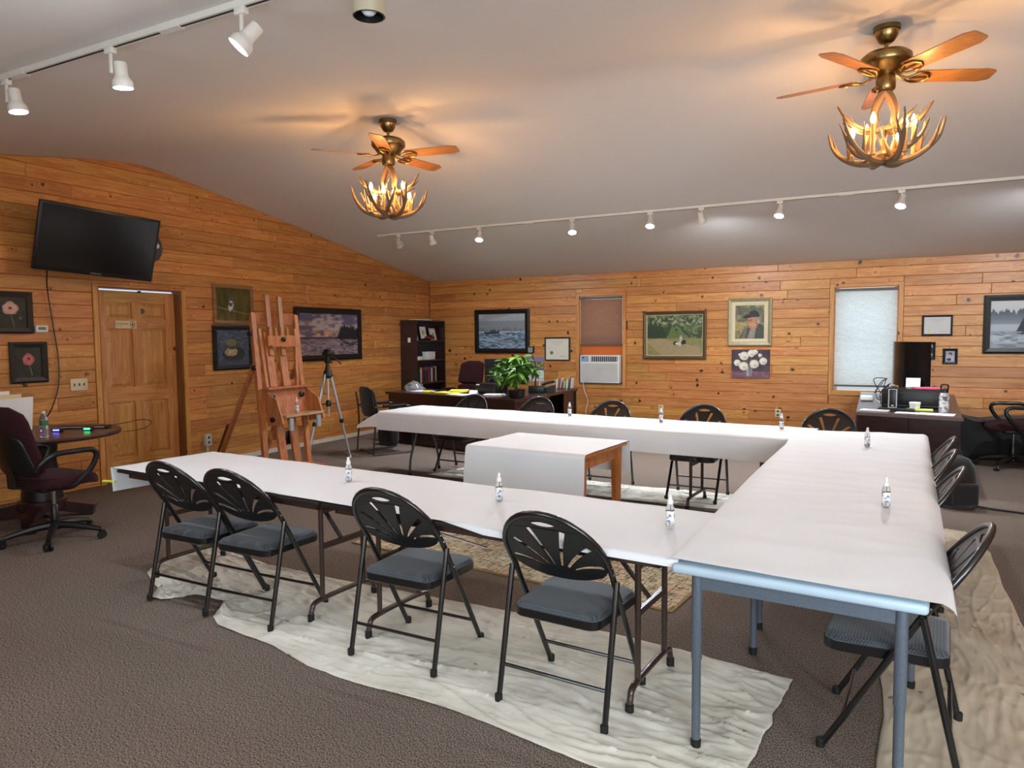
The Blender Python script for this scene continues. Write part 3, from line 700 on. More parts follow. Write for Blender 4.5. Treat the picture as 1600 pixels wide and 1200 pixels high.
def portrait():
    p = Paint(64, 76, (124, 122, 96), (140, 126, 80)).mul(.3, 8, 9); p.put((p.noise(5, 6) > .55) & (p.Y < .5), (88, 90, 72), .7); p.ell(.12, .62, .2, .14, (190, 170, 104), .7)
    p.poly([(.12, 1), (.3, .72), (.5, .62), (.78, .52), (1, .62), (1, 1)], (72, 74, 70)); p.poly([(.42, 1), (.52, .72), (.72, .68), (.66, 1)], (150, 142, 132)); p.poly([(.2, 1), (.32, .72), (.42, .64), (.4, .84), (.34, 1)], (112, 110, 100))
    p.poly([(.46, .36), (.74, .34), (.82, .5), (.74, .68), (.58, .72), (.47, .66), (.43, .54), (.39, .52), (.44, .44)], (186, 132, 102)); p.ell(.6, .58, .1, .07, (206, 152, 120)); p.ell(.74, .5, .04, .07, (168, 112, 86)); p.line(.46, .45, .56, .43, .012, (96, 62, 50)); p.line(.46, .61, .54, .62, .01, (120, 74, 62)); p.poly([(.76, .4), (.84, .42), (.82, .58), (.76, .5)], (176, 168, 158))
    p.poly([(.44, .34), (.5, .2), (.64, .14), (.8, .2), (.86, .36), (.6, .36)], (40, 42, 50)); p.poly([(.22, .36), (.4, .27), (.56, .32), (.54, .37), (.34, .39)], (32, 34, 42)); p.mul(.12, 26, 30)
    return p
picture('portrait_painting', 'silver framed portrait of an older man in a dark cap', 'B', -2.02, -1.403, 1.38, 2.078, .05, M_SILV, portrait(), depth=.045, liner=(.055, M_LINER))
def peony():
    p = Paint(80, 62, (70, 54, 66), (84, 64, 76)).mul(.15, 8, 8); p.band(.76, 1, (120, 84, 100)); p.put((p.noise(12, 14) > .6) & (p.Y > .76), (144, 108, 118), .6)
    for a in ((.45, .6, .18, .45), (.45, .6, .36, .2), (.45, .6, .55, .15), (.47, .6, .72, .25), (.47, .6, .84, .4), (.46, .6, .62, .5)): p.line(*a, .012, (96, 110, 72))
    p.poly([(.36, .6), (.56, .6), (.53, .93), (.39, .93)], (150, 150, 152), .8); p.line(.42, .64, .44, .9, .01, (200, 204, 206)); p.line(.5, .64, .49, .9, .008, (90, 92, 96))
    for x, y, r in ((.33, .22, .12), (.52, .13, .1), (.15, .46, .09), (.32, .58, .12), (.6, .5, .12), (.83, .4, .1), (.75, .2, .05), (.22, .18, .04), (.62, .08, .07)):
        p.ell(x, y, r, r*1.25, (226, 222, 208)); p.ell(x-.02, y-.02, r*.6, r*.7, (244, 240, 228)); p.ell(x+r*.3, y+r*.5, r*.4, r*.35, (198, 192, 178), .7); p.ell(x, y+.02, r*.25, r*.25, (206, 190, 134), .7)
    return p
picture('peony_canvas', 'unframed canvas of white peonies in a glass vase', 'B', -1.96, -1.423, .906, 1.325, 0, None, peony(), depth=.02)
picture('framed_certificate', 'thin dark framed certificate with a yellow seal right of white shade', 'B', .483, .83, 1.512, 1.78, .022, M_DARKFRAME, certificate((214, 214, 96), .2, .8, (206, 206, 204)), cat='certificate', m=M_PRINT)
p = Paint(30, 38, (30, 32, 34)).speck(8, 10, .55, (190, 192, 196)).speck(14, 14, .65, (90, 94, 98))
picture('small_photograph', 'small black framed black and white photograph behind the desk monitor', 'B', .45, .644, 1.197, 1.428, .028, M_BLKFRAME, p, cat='photograph', m=M_PRINT)
p = Paint(34, 40, (150, 160, 176), (186, 186, 190)); p.ell(.5, .6, .36, .4, (190, 196, 210)); p.ell(.52, .36, .2, .2, (60, 48, 44)); p.ell(.5, .46, .15, .16, (206, 170, 148)); p.ell(.4, .8, .25, .14, (70, 74, 96))
picture('small_photograph', 'small black framed colour photograph under the yellow-sealed certificate', 'B', .73, .895, 1.14, 1.343, .03, M_BLKFRAME, p, cat='photograph', m=M_PRINT)
def misty():
    p = Paint(110, 78, (206, 208, 206), (170, 176, 182)); p.treeline(.5, (.26, .36), (72, 82, 92), -.05, 1.05, 40, 1, 3); g = np.clip((p.Y-.2)/.4, 0, 1); p.put((p.Y > .22) & (p.Y < .62), (150, 160, 174), .0)
    p.a = p.a*(1-(g*(p.Y < .66))[..., None]*.85)+np.array((176, 184, 194))*(g*(p.Y < .66))[..., None]*.85
    p.band(.64, 1, (152, 162, 172)); k = p.noise(14, 60); p.put((k > .58) & (p.Y > .72), (196, 204, 208), .7); p.put((k < .36) & (p.Y > .66), (98, 112, 126), .7); p.band(.9, 1, (100, 116, 130), .4)
    p.poly([(.3, .7), (.5, .62), (.75, .5), (1, .48), (1, .72), (.5, .74)], (50, 58, 62)); p.treeline(.66, (.2, .44), (40, 48, 52), .42, .62, 5, 1, 8); p.treeline(.62, (.2, .5), (46, 54, 58), .7, 1, 9, 1, 6)
    return p
picture('misty_lake_painting', 'large black framed painting of a misty lake and pines', 'B', 1.165, 2.2, 1.277, 2.022, .075, M_BLKFRAME, misty(), depth=.035)
p = Paint(40, 54, (150, 130, 170), (110, 130, 84)); p.put((p.noise(8, 8) > .5) & (p.Y < .48) & (p.Y > .2), (92, 118, 66)); p.speck(12, 14, .66, (196, 170, 90), .8, .2, .48); p.band(.48, .54, (80, 84, 120)); p.band(.54, 1, (232, 234, 240))
for i in range(1, 7): p.line(i/7, .58, i/7, 1, .006, (160, 164, 176))
for i in range(5): p.line(0, .6+i*.09, 1, .6+i*.09, .006, (160, 164, 176))
picture('wall_calendar', 'wall calendar with a landscape page behind the leafy plant', 'B', -5.372, -5.04, .775, 1.205, 0, None, p, depth=.006, cat='calendar', m=M_PRINT)

# ---- wall fittings
def plate(name, label, cat, wall, a0, a1, z0, z1, bits, m, depth=.01, bitm=None, bn='socket'):
    cx, cz = (a0+a1)/2, (z0+z1)/2
    t = thing(name, label, cat, (XL+.002, cx, cz) if wall == 'L' else (cx, YB-.002, cz))
    w, h = (a1-a0)/2, (z1-z0)/2
    def bxx(a, c, p_, q, d0, d1):
        return MB().rbox(((d0+d1)/2, (a+c)/2, (p_+q)/2), (d1-d0, c-a, q-p_), min(.003, (d1-d0)*.4)) if wall == 'L' else MB().rbox(((a+c)/2, -(d0+d1)/2, (p_+q)/2), (c-a, d1-d0, q-p_), min(.003, (d1-d0)*.4))
    bxx(-w, w, -h, h, 0, depth).obj('cover_plate', m, t)
    for (u, v, bw, bh) in bits: bxx(u-bw, u+bw, v-bh, v+bh, depth-.002, depth+.006).obj(bn, bitm or M_IVORY, t)
    return t
BITD = mat('dark_slot', (70, 62, 52), .6)
plate('light_switch', 'ivory triple light switch plate left of the pine door', 'light switch', 'L', 4.36, 4.537, 1.03, 1.153, [(-.05, 0, .006, .014), (0, 0, .006, .014), (.05, 0, .006, .014)], M_IVORY, bitm=BITD, bn='toggle')
plate('thermostat', 'small white thermostat beside the pink poppy painting', 'thermostat', 'L', 4.045, 4.16, 1.628, 1.695, [(0, .005, .035, .014)], M_WPL, .025, mat('lcd', (120, 130, 116), .3), 'display')
plate('wall_outlet', 'ivory outlet on the far wall under the park painting', 'outlet', 'B', -3.066, -2.988, .335, .462, [(0, .028, .014, .014), (0, -.028, .014, .014)], M_IVORY, bitm=BITD)
plate('wall_outlet', 'ivory outlet on the far wall beside a spray bottle', 'outlet', 'B', -1.342, -1.262, .345, .465, [(0, .028, .014, .014), (0, -.028, .014, .014)], M_IVORY, bitm=BITD)
ob = plate('surface_outlet', 'grey surface mounted outlet box right of the pine door', 'outlet', 'L', 5.935, 6.02, .245, .385, [(0, .03, .014, .014), (0, -.03, .014, .014)], mat('raceway_grey', (206, 202, 192), .5), .05, BITD)
MB().bx(0, .025, -.012, .012, -.26, -.07).obj('conduit', MATS['raceway_grey'], ob)
sg = thing('door_sign', 'small cream nameplate with a round emblem on the pine door', 'sign', (sx+.001, 5.06, 1.715))
p = Paint(60, 22, (222, 208, 166)); p.line(.06, .4, .58, .4, .05, (120, 108, 80), .8); p.line(.06, .68, .3, .68, .03, (150, 136, 104), .8); p.ell(.82, .5, .13, .42, (110, 92, 60)); p.ell(.82, .5, .1, .33, (222, 208, 166)); p.line(.82, .3, .82, .7, .03, (110, 92, 60)); p.line(.76, .5, .88, .5, .03, (110, 92, 60))
canvas_obj('face', p, lambda u, v, k: (.006*(1-k), -.125+.25*u, .043-.086*v), sg, M_PRINT)
# ---- television
tv = thing('television', 'black flat screen television mounted high above the pine door', 'television')
c3 = [Vector(v) for v in ((-6.938, 3.934, 2.857), (-6.751, 5.036, 2.793), (-6.934, 5.031, 2.165), (-7.122, 3.929, 2.229))]  # TL TR BR BL
TVX = (c3[1]-c3[0]).normalized(); TVN = TVX.cross((c3[0]-c3[3])).normalized(); TVZ = TVN.cross(TVX)
if TVN.x < 0: TVN = -TVN
tc_ = sum(c3, Vector())/4; MT = Matrix((TVN, TVX, TVZ)).transposed()
tv.matrix_world = Matrix.Translation(tc_) @ MT.to_4x4(); assert MT.determinant() > 0
tw, th = 1.12, .655
MB().rbox((0, 0, 0), (.045, tw, th), .008).obj('casing', M_BLKP, tv)
MB().bx(.022, .0245, -tw/2+.025, tw/2-.025, -th/2+.045, th/2-.025).obj('screen', M_SCREEN, tv)
MB().rbox((-.06, 0, 0), (.09, .5, .4), .02).obj('rear_housing', M_BLKP, tv)
MB().bar((-.08, 0, 0), (-.27, -.03, -.06), .06, .06).obj('wall_bracket', M_BLKP, tv)
fc = bpy.data.curves.new('lettering', 'FONT'); fc.body = 'SAMSUNG'; fc.size = .022; fc.extrude = .0005; fc.align_x = 'CENTER'
fo_ = bpy.data.objects.new('lettering_curve', fc); COL.objects.link(fo_)
bpy.context.view_layer.update()
lm = bpy.data.meshes.new_from_object(fo_.evaluated_get(bpy.context.evaluated_depsgraph_get())); bpy.data.objects.remove(fo_)
lo = bpy.data.objects.new('lettering', lm); COL.objects.link(lo); lo.parent = tv; lm.materials.append(mat('silver_print', (170, 172, 176), .4)); lm.name = 'lettering'
lo.matrix_local = Matrix.Translation((.0236, 0, -th/2+.014)) @ Matrix(((0, 0, 1), (1, 0, 0), (0, 1, 0))).to_4x4()
pc = MB().tube(smooth_path([(-7.12, 4.08, 2.26), (-7.27, 4.15, 2.08), (-7.3, 4.2, 1.75), (-7.31, 4.245, 1.37), (-7.31, 4.235, 1.1), (-7.29, 4.15, .88), (-7.24, 4.05, .78)], 8), .006, 6)
tag(pc.obj('television_cable', M_BLKP), 'black cable hanging down the wall from the television', 'cable')
ck = thing('wall_clock', 'dark round wall disc half hidden behind the television', 'clock', (XL+.001, 5.30, 2.585))
MB().lathe([(.17, 0), (.175, .012), (.16, .02), (.15, .016), (0, .016)], (0, 0, 0), 32, Matrix.Rotation(PI/2, 3, 'Y')).obj('disc', mat('dark_grey_disc', (74, 76, 80), .35), ck)
MB().lathe([(.03, 0), (.03, .004), (0, .004)], (.016, .1, .02), 16, Matrix.Rotation(PI/2, 3, 'Y')).obj('emblem', M_WPL, ck)

# ------------------------------------------------------------------ floor coverings
def resample(P, n):
    P = [Vector((p[0], p[1])) for p in P]; L = [0]
    for a, b_ in zip(P[:-1], P[1:]): L.append(L[-1]+(b_-a).length)
    out = []
    for i in range(n):
        t = L[-1]*i/(n-1); k = 0
        while k < len(L)-2 and L[k+1] < t: k += 1
        out.append(P[k].lerp(P[k+1], (t-L[k])/max(1e-9, L[k+1]-L[k])))
    return out
def drop_cloth(name, label, front, back, m, nu, nv, amp, ang, seed, freq=(1.2, 9)):
    A, B_ = resample(front, nu), resample(back, nu); vs = []; ca, sa = math.cos(ang), math.sin(ang)
    for j in range(nv):
        v = j/(nv-1)
        for i in range(nu):
            u = i/(nu-1); p = A[i].lerp(B_[i], v)
            s_, t_ = p.x*ca+p.y*sa, -p.x*sa+p.y*ca
            wob = mnoise.noise((p.x*1.3, p.y*1.3, seed))*.5
            n1 = mnoise.noise((s_*freq[0]+wob, t_*freq[1]+wob*3, seed)); n2 = mnoise.noise((s_*freq[0]*3, t_*freq[1]*2.2+wob*4, seed+5))
            n3 = mnoise.noise((p.x*3.5, p.y*3.5, seed+9))
            r = max(0, 1-abs(n1)*4.5)**2*.8+max(0, 1-abs(n2)*5)**2*.45+max(0, 1-abs(n3)*6)**2*.4
            e = min(1, min(u, 1-u)*nu*.12, min(v, 1-v)*nv*.22)
            n4 = mnoise.noise((s_*freq[0]*5, t_*freq[1]*3.4+wob*6, seed+12)); r += max(0, 1-abs(n4)*4)**2*.3
            bunch = 1+2.2*math.exp(-((p.x+3.62)/.28)**2-((p.y-2.82)/.16)**2)
            z = .004+amp*r*bunch*(.3+.7*e)+.002*n3
            wv = .02*mnoise.noise((u*9, v*9, seed+3)) if (j in (0, nv-1) or i in (0, nu-1)) else 0
            vs.append((p.x+wv, p.y+wv, max(.003, z)))
    fs = [(j*nu+i, j*nu+i+1, (j+1)*nu+i+1, (j+1)*nu+i) for j in range(nv-1) for i in range(nu-1)]
    o = MB().add(vs, fs).obj(name, m, None, 80); o.modifiers.new('t', 'SOLIDIFY').thickness = .0015
    return tag(o, label, 'drop cloth')
drop_cloth('drop_cloth', 'long rumpled white canvas drop cloth under the near row of tables',
           [(-4.40, 3.15), (-4.30, 3.00), (-3.95, 2.82), (-3.84, 2.69), (-3.76, 2.70), (-3.66, 2.86), (-3.4, 2.86), (-3.27, 2.66), (-3.156, 2.60), (-2.75, 2.55), (-2.38, 2.45), (-1.9, 2.43), (-1.38, 2.40), (-.89, 2.32), (-.62, 2.28), (-.40, 2.44)],
           [(-4.47, 3.40), (-4.40, 3.57), (-4.31, 3.59), (-3.7, 3.47), (-3.1, 3.45), (-2.4, 3.47), (-1.65, 3.46), (-.85, 3.41), (-.50, 3.35), (-.31, 3.33)], M_CLOTH, 340, 100, .017, -.12, 1.3)
drop_cloth('drop_cloth', 'beige drop cloth with folds under the right-hand chairs',
           [(.0, 2.2), (.02, 2.8), (.05, 3.16), (.02, 3.58), (.16, 4.2), (.25, 5.2), (.45, 6.5)],
           [(.78, 2.2), (.74, 3.0), (.72, 3.8), (.70, 4.38), (.70, 5.2), (.72, 5.89), (.62, 6.45)], M_CLOTH2, 260, 80, .011, 1.5, 4.1, (1., 8))
drop_cloth('drop_cloth', 'grey-white drop cloth under the far row of chairs',
           [(-4.50, 6.62), (-3.4, 6.5), (-2.2, 6.38), (-1.1, 6.35)], [(-4.32, 7.22), (-3.2, 7.12), (-2.2, 7.0), (-1.1, 7.02)], M_CLOTH, 200, 50, .014, 0, 8.2)
rg = thing('area_rug', 'beige distressed patterned rug under the small wooden table', 'rug', (-2.16, 4.87, 0), math.radians(-6.4))
MB().rbox((0, 0, .005), (2.5, 1.72, .01), .003).obj('pile', M_RUG, rg)
for (x, y, w, d) in ((0, -.872, 2.52, .018), (0, .872, 2.52, .018), (-1.26, 0, .018, 1.76), (1.26, 0, .018, 1.76)):
    MB().rbox((x, y, .006), (w, d, .011), .004).obj('border', mat('rug_binding', (150, 122, 84), .9), rg)

# ------------------------------------------------------------------ folding tables
TZ = .716      # top of the boards
def tleg(t, x, w, m, h=TZ-.03, braces=1, feet=.46, r=.0135):
    """pair of tube legs on a foot bar, across the table at local x"""
    hw_ = w*.22
    for s_ in (-1, 1):
        MB().tube([(x, s_*hw_, .105), (x, s_*hw_, h)], r, 10).obj('leg', m, t)
    fb = MB().tube(smooth_path([(x, -feet*.54, .03), (x, -feet*.52, .07), (x, -feet*.44, .105), (x, 0, .112), (x, feet*.44, .105), (x, feet*.52, .07), (x, feet*.54, .03)], 5), r*1.05, 10).obj('foot_bar', m, t)
    for s_ in (-1, 1): MB().lathe([(r*1.35, 0), (r*1.35, .04), (r*1.1, .042)], (x, s_*feet*.54, .006), 12).obj('foot_cap', M_RUB, fb)
    MB().bar((x, -hw_, .40), (x, hw_, .40), .02, .028).obj('cross_brace', m, t)
    MB().bar((x, -hw_, h-.1), (x, hw_, h-.1), .02, .02).obj('cross_brace', m, t)
    sg_ = -1 if x > 0 else 1
    MB().bar((x, 0, .40), (x+sg_*.27, 0, h), .022, .012).obj('folding_strut', m, t)
def folding_table(label, c, rz, L_, w, group):
    t = thing('folding_table', label, 'table', (c[0], c[1], 0), rz, group)
    MB().rbox((0, 0, TZ-.011), (L_, w, .022), .006).obj('tabletop', M_BRNT, t)
    ap = MB().bx(-L_/2+.05, L_/2-.05, -w/2+.05, -w/2+.07, TZ-.06, TZ-.02).bx(-L_/2+.05, L_/2-.05, w/2-.07, w/2-.05, TZ-.06, TZ-.02).bx(-L_/2+.05, -L_/2+.07, -w/2+.05, w/2-.05, TZ-.06, TZ-.02).bx(L_/2-.07, L_/2-.05, -w/2+.05, w/2-.05, TZ-.06, TZ-.02)
    ap.obj('apron', M_BRNM, t)
    for x in (-L_/2+.2, L_/2-.2): tleg(t, x, w, M_BRNM, TZ-.02)
    return t
def wish_leg(t, x, w, m, spread=.24):
    """splayed bent-tube legs"""
    for s_ in (-1, 1):
        lg = MB().tube(smooth_path([(x, s_*.13, TZ-.03), (x, s_*.14, .50), (x, s_*.15, .42), (x, s_*spread, .2), (x, s_*(spread+.02), .02)], 5), .0135, 10).obj('leg', m, t)
        MB().lathe([(.018, 0), (.018, .03), (.0145, .032)], (x, s_*(spread+.02), .004), 12).obj('foot_cap', M_RUB, lg)
    MB().bar((x, -.14, .50), (x, .14, .50), .018, .018).obj('cross_brace', m, t)
    MB().bar((x, 0, .50), (x+(-.3 if x > 0 else .3), 0, TZ-.03), .018, .012).obj('folding_strut', m, t)
a1 = math.radians(-4.35); ca, sa = math.cos(a1), math.sin(a1)
def near(u, v): return (-4.37+u*ca-v*sa, 2.862+u*sa+v*ca)
folding_table('brown folding table at the left end of the near row', near(.93, .365), a1, 1.83, .73, 'tables of the near row')
folding_table('brown folding table in the near row beside the corner table', near(2.78, .365), a1, 1.83, .73, 'tables of the near row')
a2 = math.radians(-5.4); c2, s2 = math.cos(a2), math.sin(a2)
def far(u, v): return (-4.90+u*c2-v*s2, 7.13+u*s2+v*c2)     # v negative is towards the camera
t1 = thing('folding_table', 'paper-covered table with bent grey legs at the far row left end', 'table', (*far(.93, -.365), 0), a2, 'tables of the far row')
MB().rbox((0, 0, TZ-.011), (1.83, .73, .022), .006).obj('tabletop', M_BRNT, t1)
MB().bx(-.86, .86, -.31, -.29, TZ-.055, TZ-.02).bx(-.86, .86, .29, .31, TZ-.055, TZ-.02).obj('apron', M_BRNM, t1)
GLEG = mat('grey_tube', (84, 84, 84), .4, metal=.3)
wish_leg(t1, -.62, .73, GLEG); wish_leg(t1, .62, .73, GLEG)
folding_table('brown folding table in the middle of the far row', far(2.78, -.365), a2, 1.83, .73, 'tables of the far row')
def grey_table(label, pts, group=None, bent=False):
    """quad plan FL FR BR BL"""
    P = [Vector((*p, 0)) for p in pts]; c = sum(P, Vector())/4; ux = ((P[1]-P[0])+(P[2]-P[3])).normalized(); rz = math.atan2(ux.y, ux.x)
    L_ = ((P[1]-P[0]).length+(P[2]-P[3]).length)/2; w = ((P[3]-P[0]).length+(P[2]-P[1]).length)/2
    t = thing('grey_table', label, 'table', (c.x, c.y, 0), rz, group)
    MB().rbox((0, 0, TZ-.018), (L_, w, .036), .014, seg=3).obj('tabletop', M_LIP, t)
    if not bent:
        ix, iy = L_/2-.075, w/2-.075
        ap = MB().bx(-ix, ix, -iy-.008, -iy+.008, TZ-.10, TZ-.045).bx(-ix, ix, iy-.008, iy+.008, TZ-.10, TZ-.045).bx(-ix-.008, -ix+.008, -iy, iy, TZ-.10, TZ-.045).bx(ix-.008, ix+.008, -iy, iy, TZ-.10, TZ-.045)
        ap.obj('apron', M_GREY, t)
        for sx_ in (-1, 1):
            for sy_ in (-1, 1):
                lg = MB().lathe([(.0165, .02), (.0165, .34), (.0195, .35), (.0195, TZ-.037)], (sx_*ix, sy_*iy, 0), 14).obj('leg', M_GREY, t)
                MB().lathe([(.018, 0), (.0195, .02), (.0195, .034), (.017, .036)], (sx_*ix, sy_*iy, .004), 14).obj('foot_cap', M_RUB, lg)
    else:
        for s_ in (-1, 1):
            y = s_*(w/2-.22)
            for q in (-1, 1):
                lg = MB().tube(smooth_path([(q*.15, y, TZ-.037), (q*.16, y, .56), (q*.2, y, .45), (q*.31, y, .30), (q*.33, y, .02)], 5), .0145, 10).obj('leg', M_GREY, t)
                MB().lathe([(.018, 0), (.019, .03), (.015, .034)], (q*.33, y, .004), 12).obj('foot_cap', M_RUB, lg)
            MB().bar((-.16, y, .56), (.16, y, .56), .02, .02).obj('cross_brace', M_GREY, t)
    return t
grey_table('grey steel framed corner table nearest the camera', [(-.635, 2.545), (.175, 2.455), (.205, 3.55), (-.61, 3.58)])
grey_table('paper-covered table with bent grey legs along the right column', [(-.58, 3.62), (.20, 3.59), (.245, 5.83), (-.545, 5.86)], bent=True)
grey_table('paper-covered grey framed corner table at the far right', [(-.93, 6.12), (.27, 6.0), (.31, 6.60), (-.89, 6.70)])

# ---- paper covers
def paper_cover(name, label, quad, hang, nu=90, nv=26, zt=TZ+.004, seed=0., rad=.03, wav=.004, sag=None, flare=.0):
    """quad FL FR BR BL in plan; hang = (front, right, back, left) overhang lengths"""
    P = [Vector((*p, 0)) for p in quad]; hf, hr, hb, hl = hang
    def coords(h0, h1, n, L_):
        out = []
        def strip(h):
            k = max(3, int(h/.02)+2); return [h*(i+1)/k for i in range(k)]
        if h0 > 0: out += [('lo', d) for d in reversed(strip(h0))]
        out += [('in', i/(n-1)) for i in range(n)]
        if h1 > 0: out += [('hi', d) for d in strip(h1)]
        return out
    U = coords(hl, hr, nu, 1); V_ = coords(hf, hb, nv, 1)
    def drop(d):
        a = min(d/rad, PI/2*.94); q = d-a*rad if d > rad*PI/2*.94 else 0
        return rad*math.sin(a)+q*math.cos(PI/2*.94), rad*(1-math.cos(a))+q*math.sin(PI/2*.94)
    vs = []
    for kv, v in V_:
        for ku, u in U:
            uu = {'lo': 0, 'hi': 1}.get(ku, u); vv = {'lo': 0, 'hi': 1}.get(kv, v)
            p = (P[0].lerp(P[1], uu)).lerp(P[3].lerp(P[2], uu), vv)
            du = (P[1]-P[0]).lerp(P[2]-P[3], vv).normalized(); dv = (P[3]-P[0]).lerp(P[2]-P[1], uu).normalized()
            z = zt; ox = oy = 0
            if ku != 'in': h_, w_ = drop(u); p = p+du*(h_ if ku == 'hi' else -h_); z -= w_; ox = w_
            if kv != 'in': h_, w_ = drop(v); p = p+dv*(h_ if kv == 'hi' else -h_); z = min(z, zt)-w_*(1 if ku == 'in' else .35); oy = w_
            n1 = mnoise.noise((p.x*2.1, p.y*2.1, seed)); n2 = mnoise.noise((p.x*6, p.y*6, seed+4)); n3 = mnoise.noise((p.x*1.1, p.y*4.2, seed+7))
            if ku == 'in' and kv == 'in': z += wav*(max(0, 1-abs(n1)*4)*.5+max(0, 1-abs(n3)*5)*.7+.3*n2+.3)
            else:
                wv = (ox+oy)
                if kv != 'in': p = p+dv*((n1*.10+n2*.03)*min(wv, .2)+flare*wv)*(-1 if kv == 'lo' else 1)
                if ku != 'in': p = p+du*((n1*.10+n2*.03)*min(wv, .2)+flare*wv)*(-1 if ku == 'lo' else 1)
            if sag: p, z = sag(p, z, ku, kv, u, v)
            vs.append((p.x, p.y, z))
    n, k = len(U), len(V_)
    fs = [(j*n+i, j*n+i+1, (j+1)*n+i+1, (j+1)*n+i) for j in range(k-1) for i in range(n-1)]
    o = MB().add(vs, fs).obj(name, M_PAPER, None, 70)
    return tag(o, label, 'table cover')
def nearsag(p, z, ku, kv, u, v):
    if kv == 'lo':
        k = max(0, min(1, (p.x+1.75)/.25)); q = near(0, 0); e = 2.862+.0-(p.x+4.37)*.0761+.004
        if k < 1: p = Vector((p.x, p.y*k+(e)*(1-k), 0)); z = z*k+(TZ+.006-.0005*v)*(1-k)
    return p, z
paper_cover('paper_tablecloth', 'white paper sheet covering the near row of tables', [near(-.03, .012), near(3.74, -.012), near(3.74, .735), near(-.03, .735)], (.035, 0, .03, .17), 110, 24, TZ+.006, 2., .014, .004, nearsag)
def colsag(p, z, ku, kv, u, v):
    if ku == 'lo' and p.y > 5.7:
        k = max(0, 1-(p.y-5.7)/.3); z = z*k+(TZ+.012)*(1-k)
    if ku == 'lo': p = p-Vector((.012*math.sin(max(0, min(1, (p.y-3.4)/2.4))*PI), 0, 0))
    return p, z
paper_cover('paper_tablecloth', 'white paper sheet covering the right-hand column of tables', [(-.66, 2.555), (.185, 2.462), (.325, 6.62), (-.575, 6.52)], (.0, .13, .0, .055), 30, 120, TZ+.012, 5., .04, .005, colsag)
def farsag(p, z, ku, kv, u, v):
    if ku == 'lo':                                     # loose left end slopes out and down
        e = far(-.02, 0); k = u/.34; vv_ = 0 if kv == 'lo' else 1
        y_ = p.y-.03*k; x_ = e[0]-.02-u*.93+(.10*k if kv == 'hi' or (kv == 'in' and v > .5) else 0)
        z_ = TZ+.006-.15*k**1.35-(v*.8*(1-.75*k) if kv == 'lo' else 0)
        return Vector((x_, y_, 0)), z_
    return p, z
paper_cover('paper_tablecloth', 'white paper sheet with a deep front drape on the far row', [far(-.02, -.735), (-.52, 6.005), (-.46, 6.70), far(-.02, .0)], (.23, 0, .02, .34), 120, 24, TZ+.006, 9., .05, .005, farsag)

# ---- small wooden table inside the U
w0 = thing('wooden_table', 'small light wooden table covered with white paper inside the U', 'table', (-2.265, 5.0, 0), math.radians(-4.6))
MB().rbox((0, 0, .705), (.98, .74, .025), .004).obj('tabletop', M_TABLEW, w0)
for sx_ in (-1, 1):
    for sy_ in (-1, 1):
        b_ = MB(); x, y = sx_*.425, sy_*.31
        b_.add([(x-.022, y-.022, .011), (x+.022, y-.022, .011), (x+.022, y+.022, .011), (x-.022, y+.022, .011), (x-.034, y-.034, .69), (x+.034, y-.034, .69), (x+.034, y+.034, .69), (x-.034, y+.034, .69)],
               [(3, 2, 1, 0), (4, 5, 6, 7), (0, 1, 5, 4), (1, 2, 6, 5), (2, 3, 7, 6), (3, 0, 4, 7)])
        b_.obj('leg', M_TABLEW, w0, 0)
for (x0, x1, y0, y1) in ((-.4, .4, -.33, -.31), (-.4, .4, .31, .33), (-.445, -.425, -.29, .29), (.425, .445, -.29, .29)):
    MB().bx(x0, x1, y0, y1, .60, .69).obj('apron', M_TABLEW, w0, 0)
rz_ = math.radians(-4.6)
def sm(u, v): q = rotz((u, v, 0), rz_); return (-2.265+q[0], 5.0+q[1])
paper_cover('paper_tablecloth', 'white paper draped front and back over the small wooden table', [sm(-.51, -.375), sm(.50, -.375), sm(.50, .375), sm(-.51, .375)], (.46, 0, .27, 0), 40, 26, .724, 13., .03, .003)

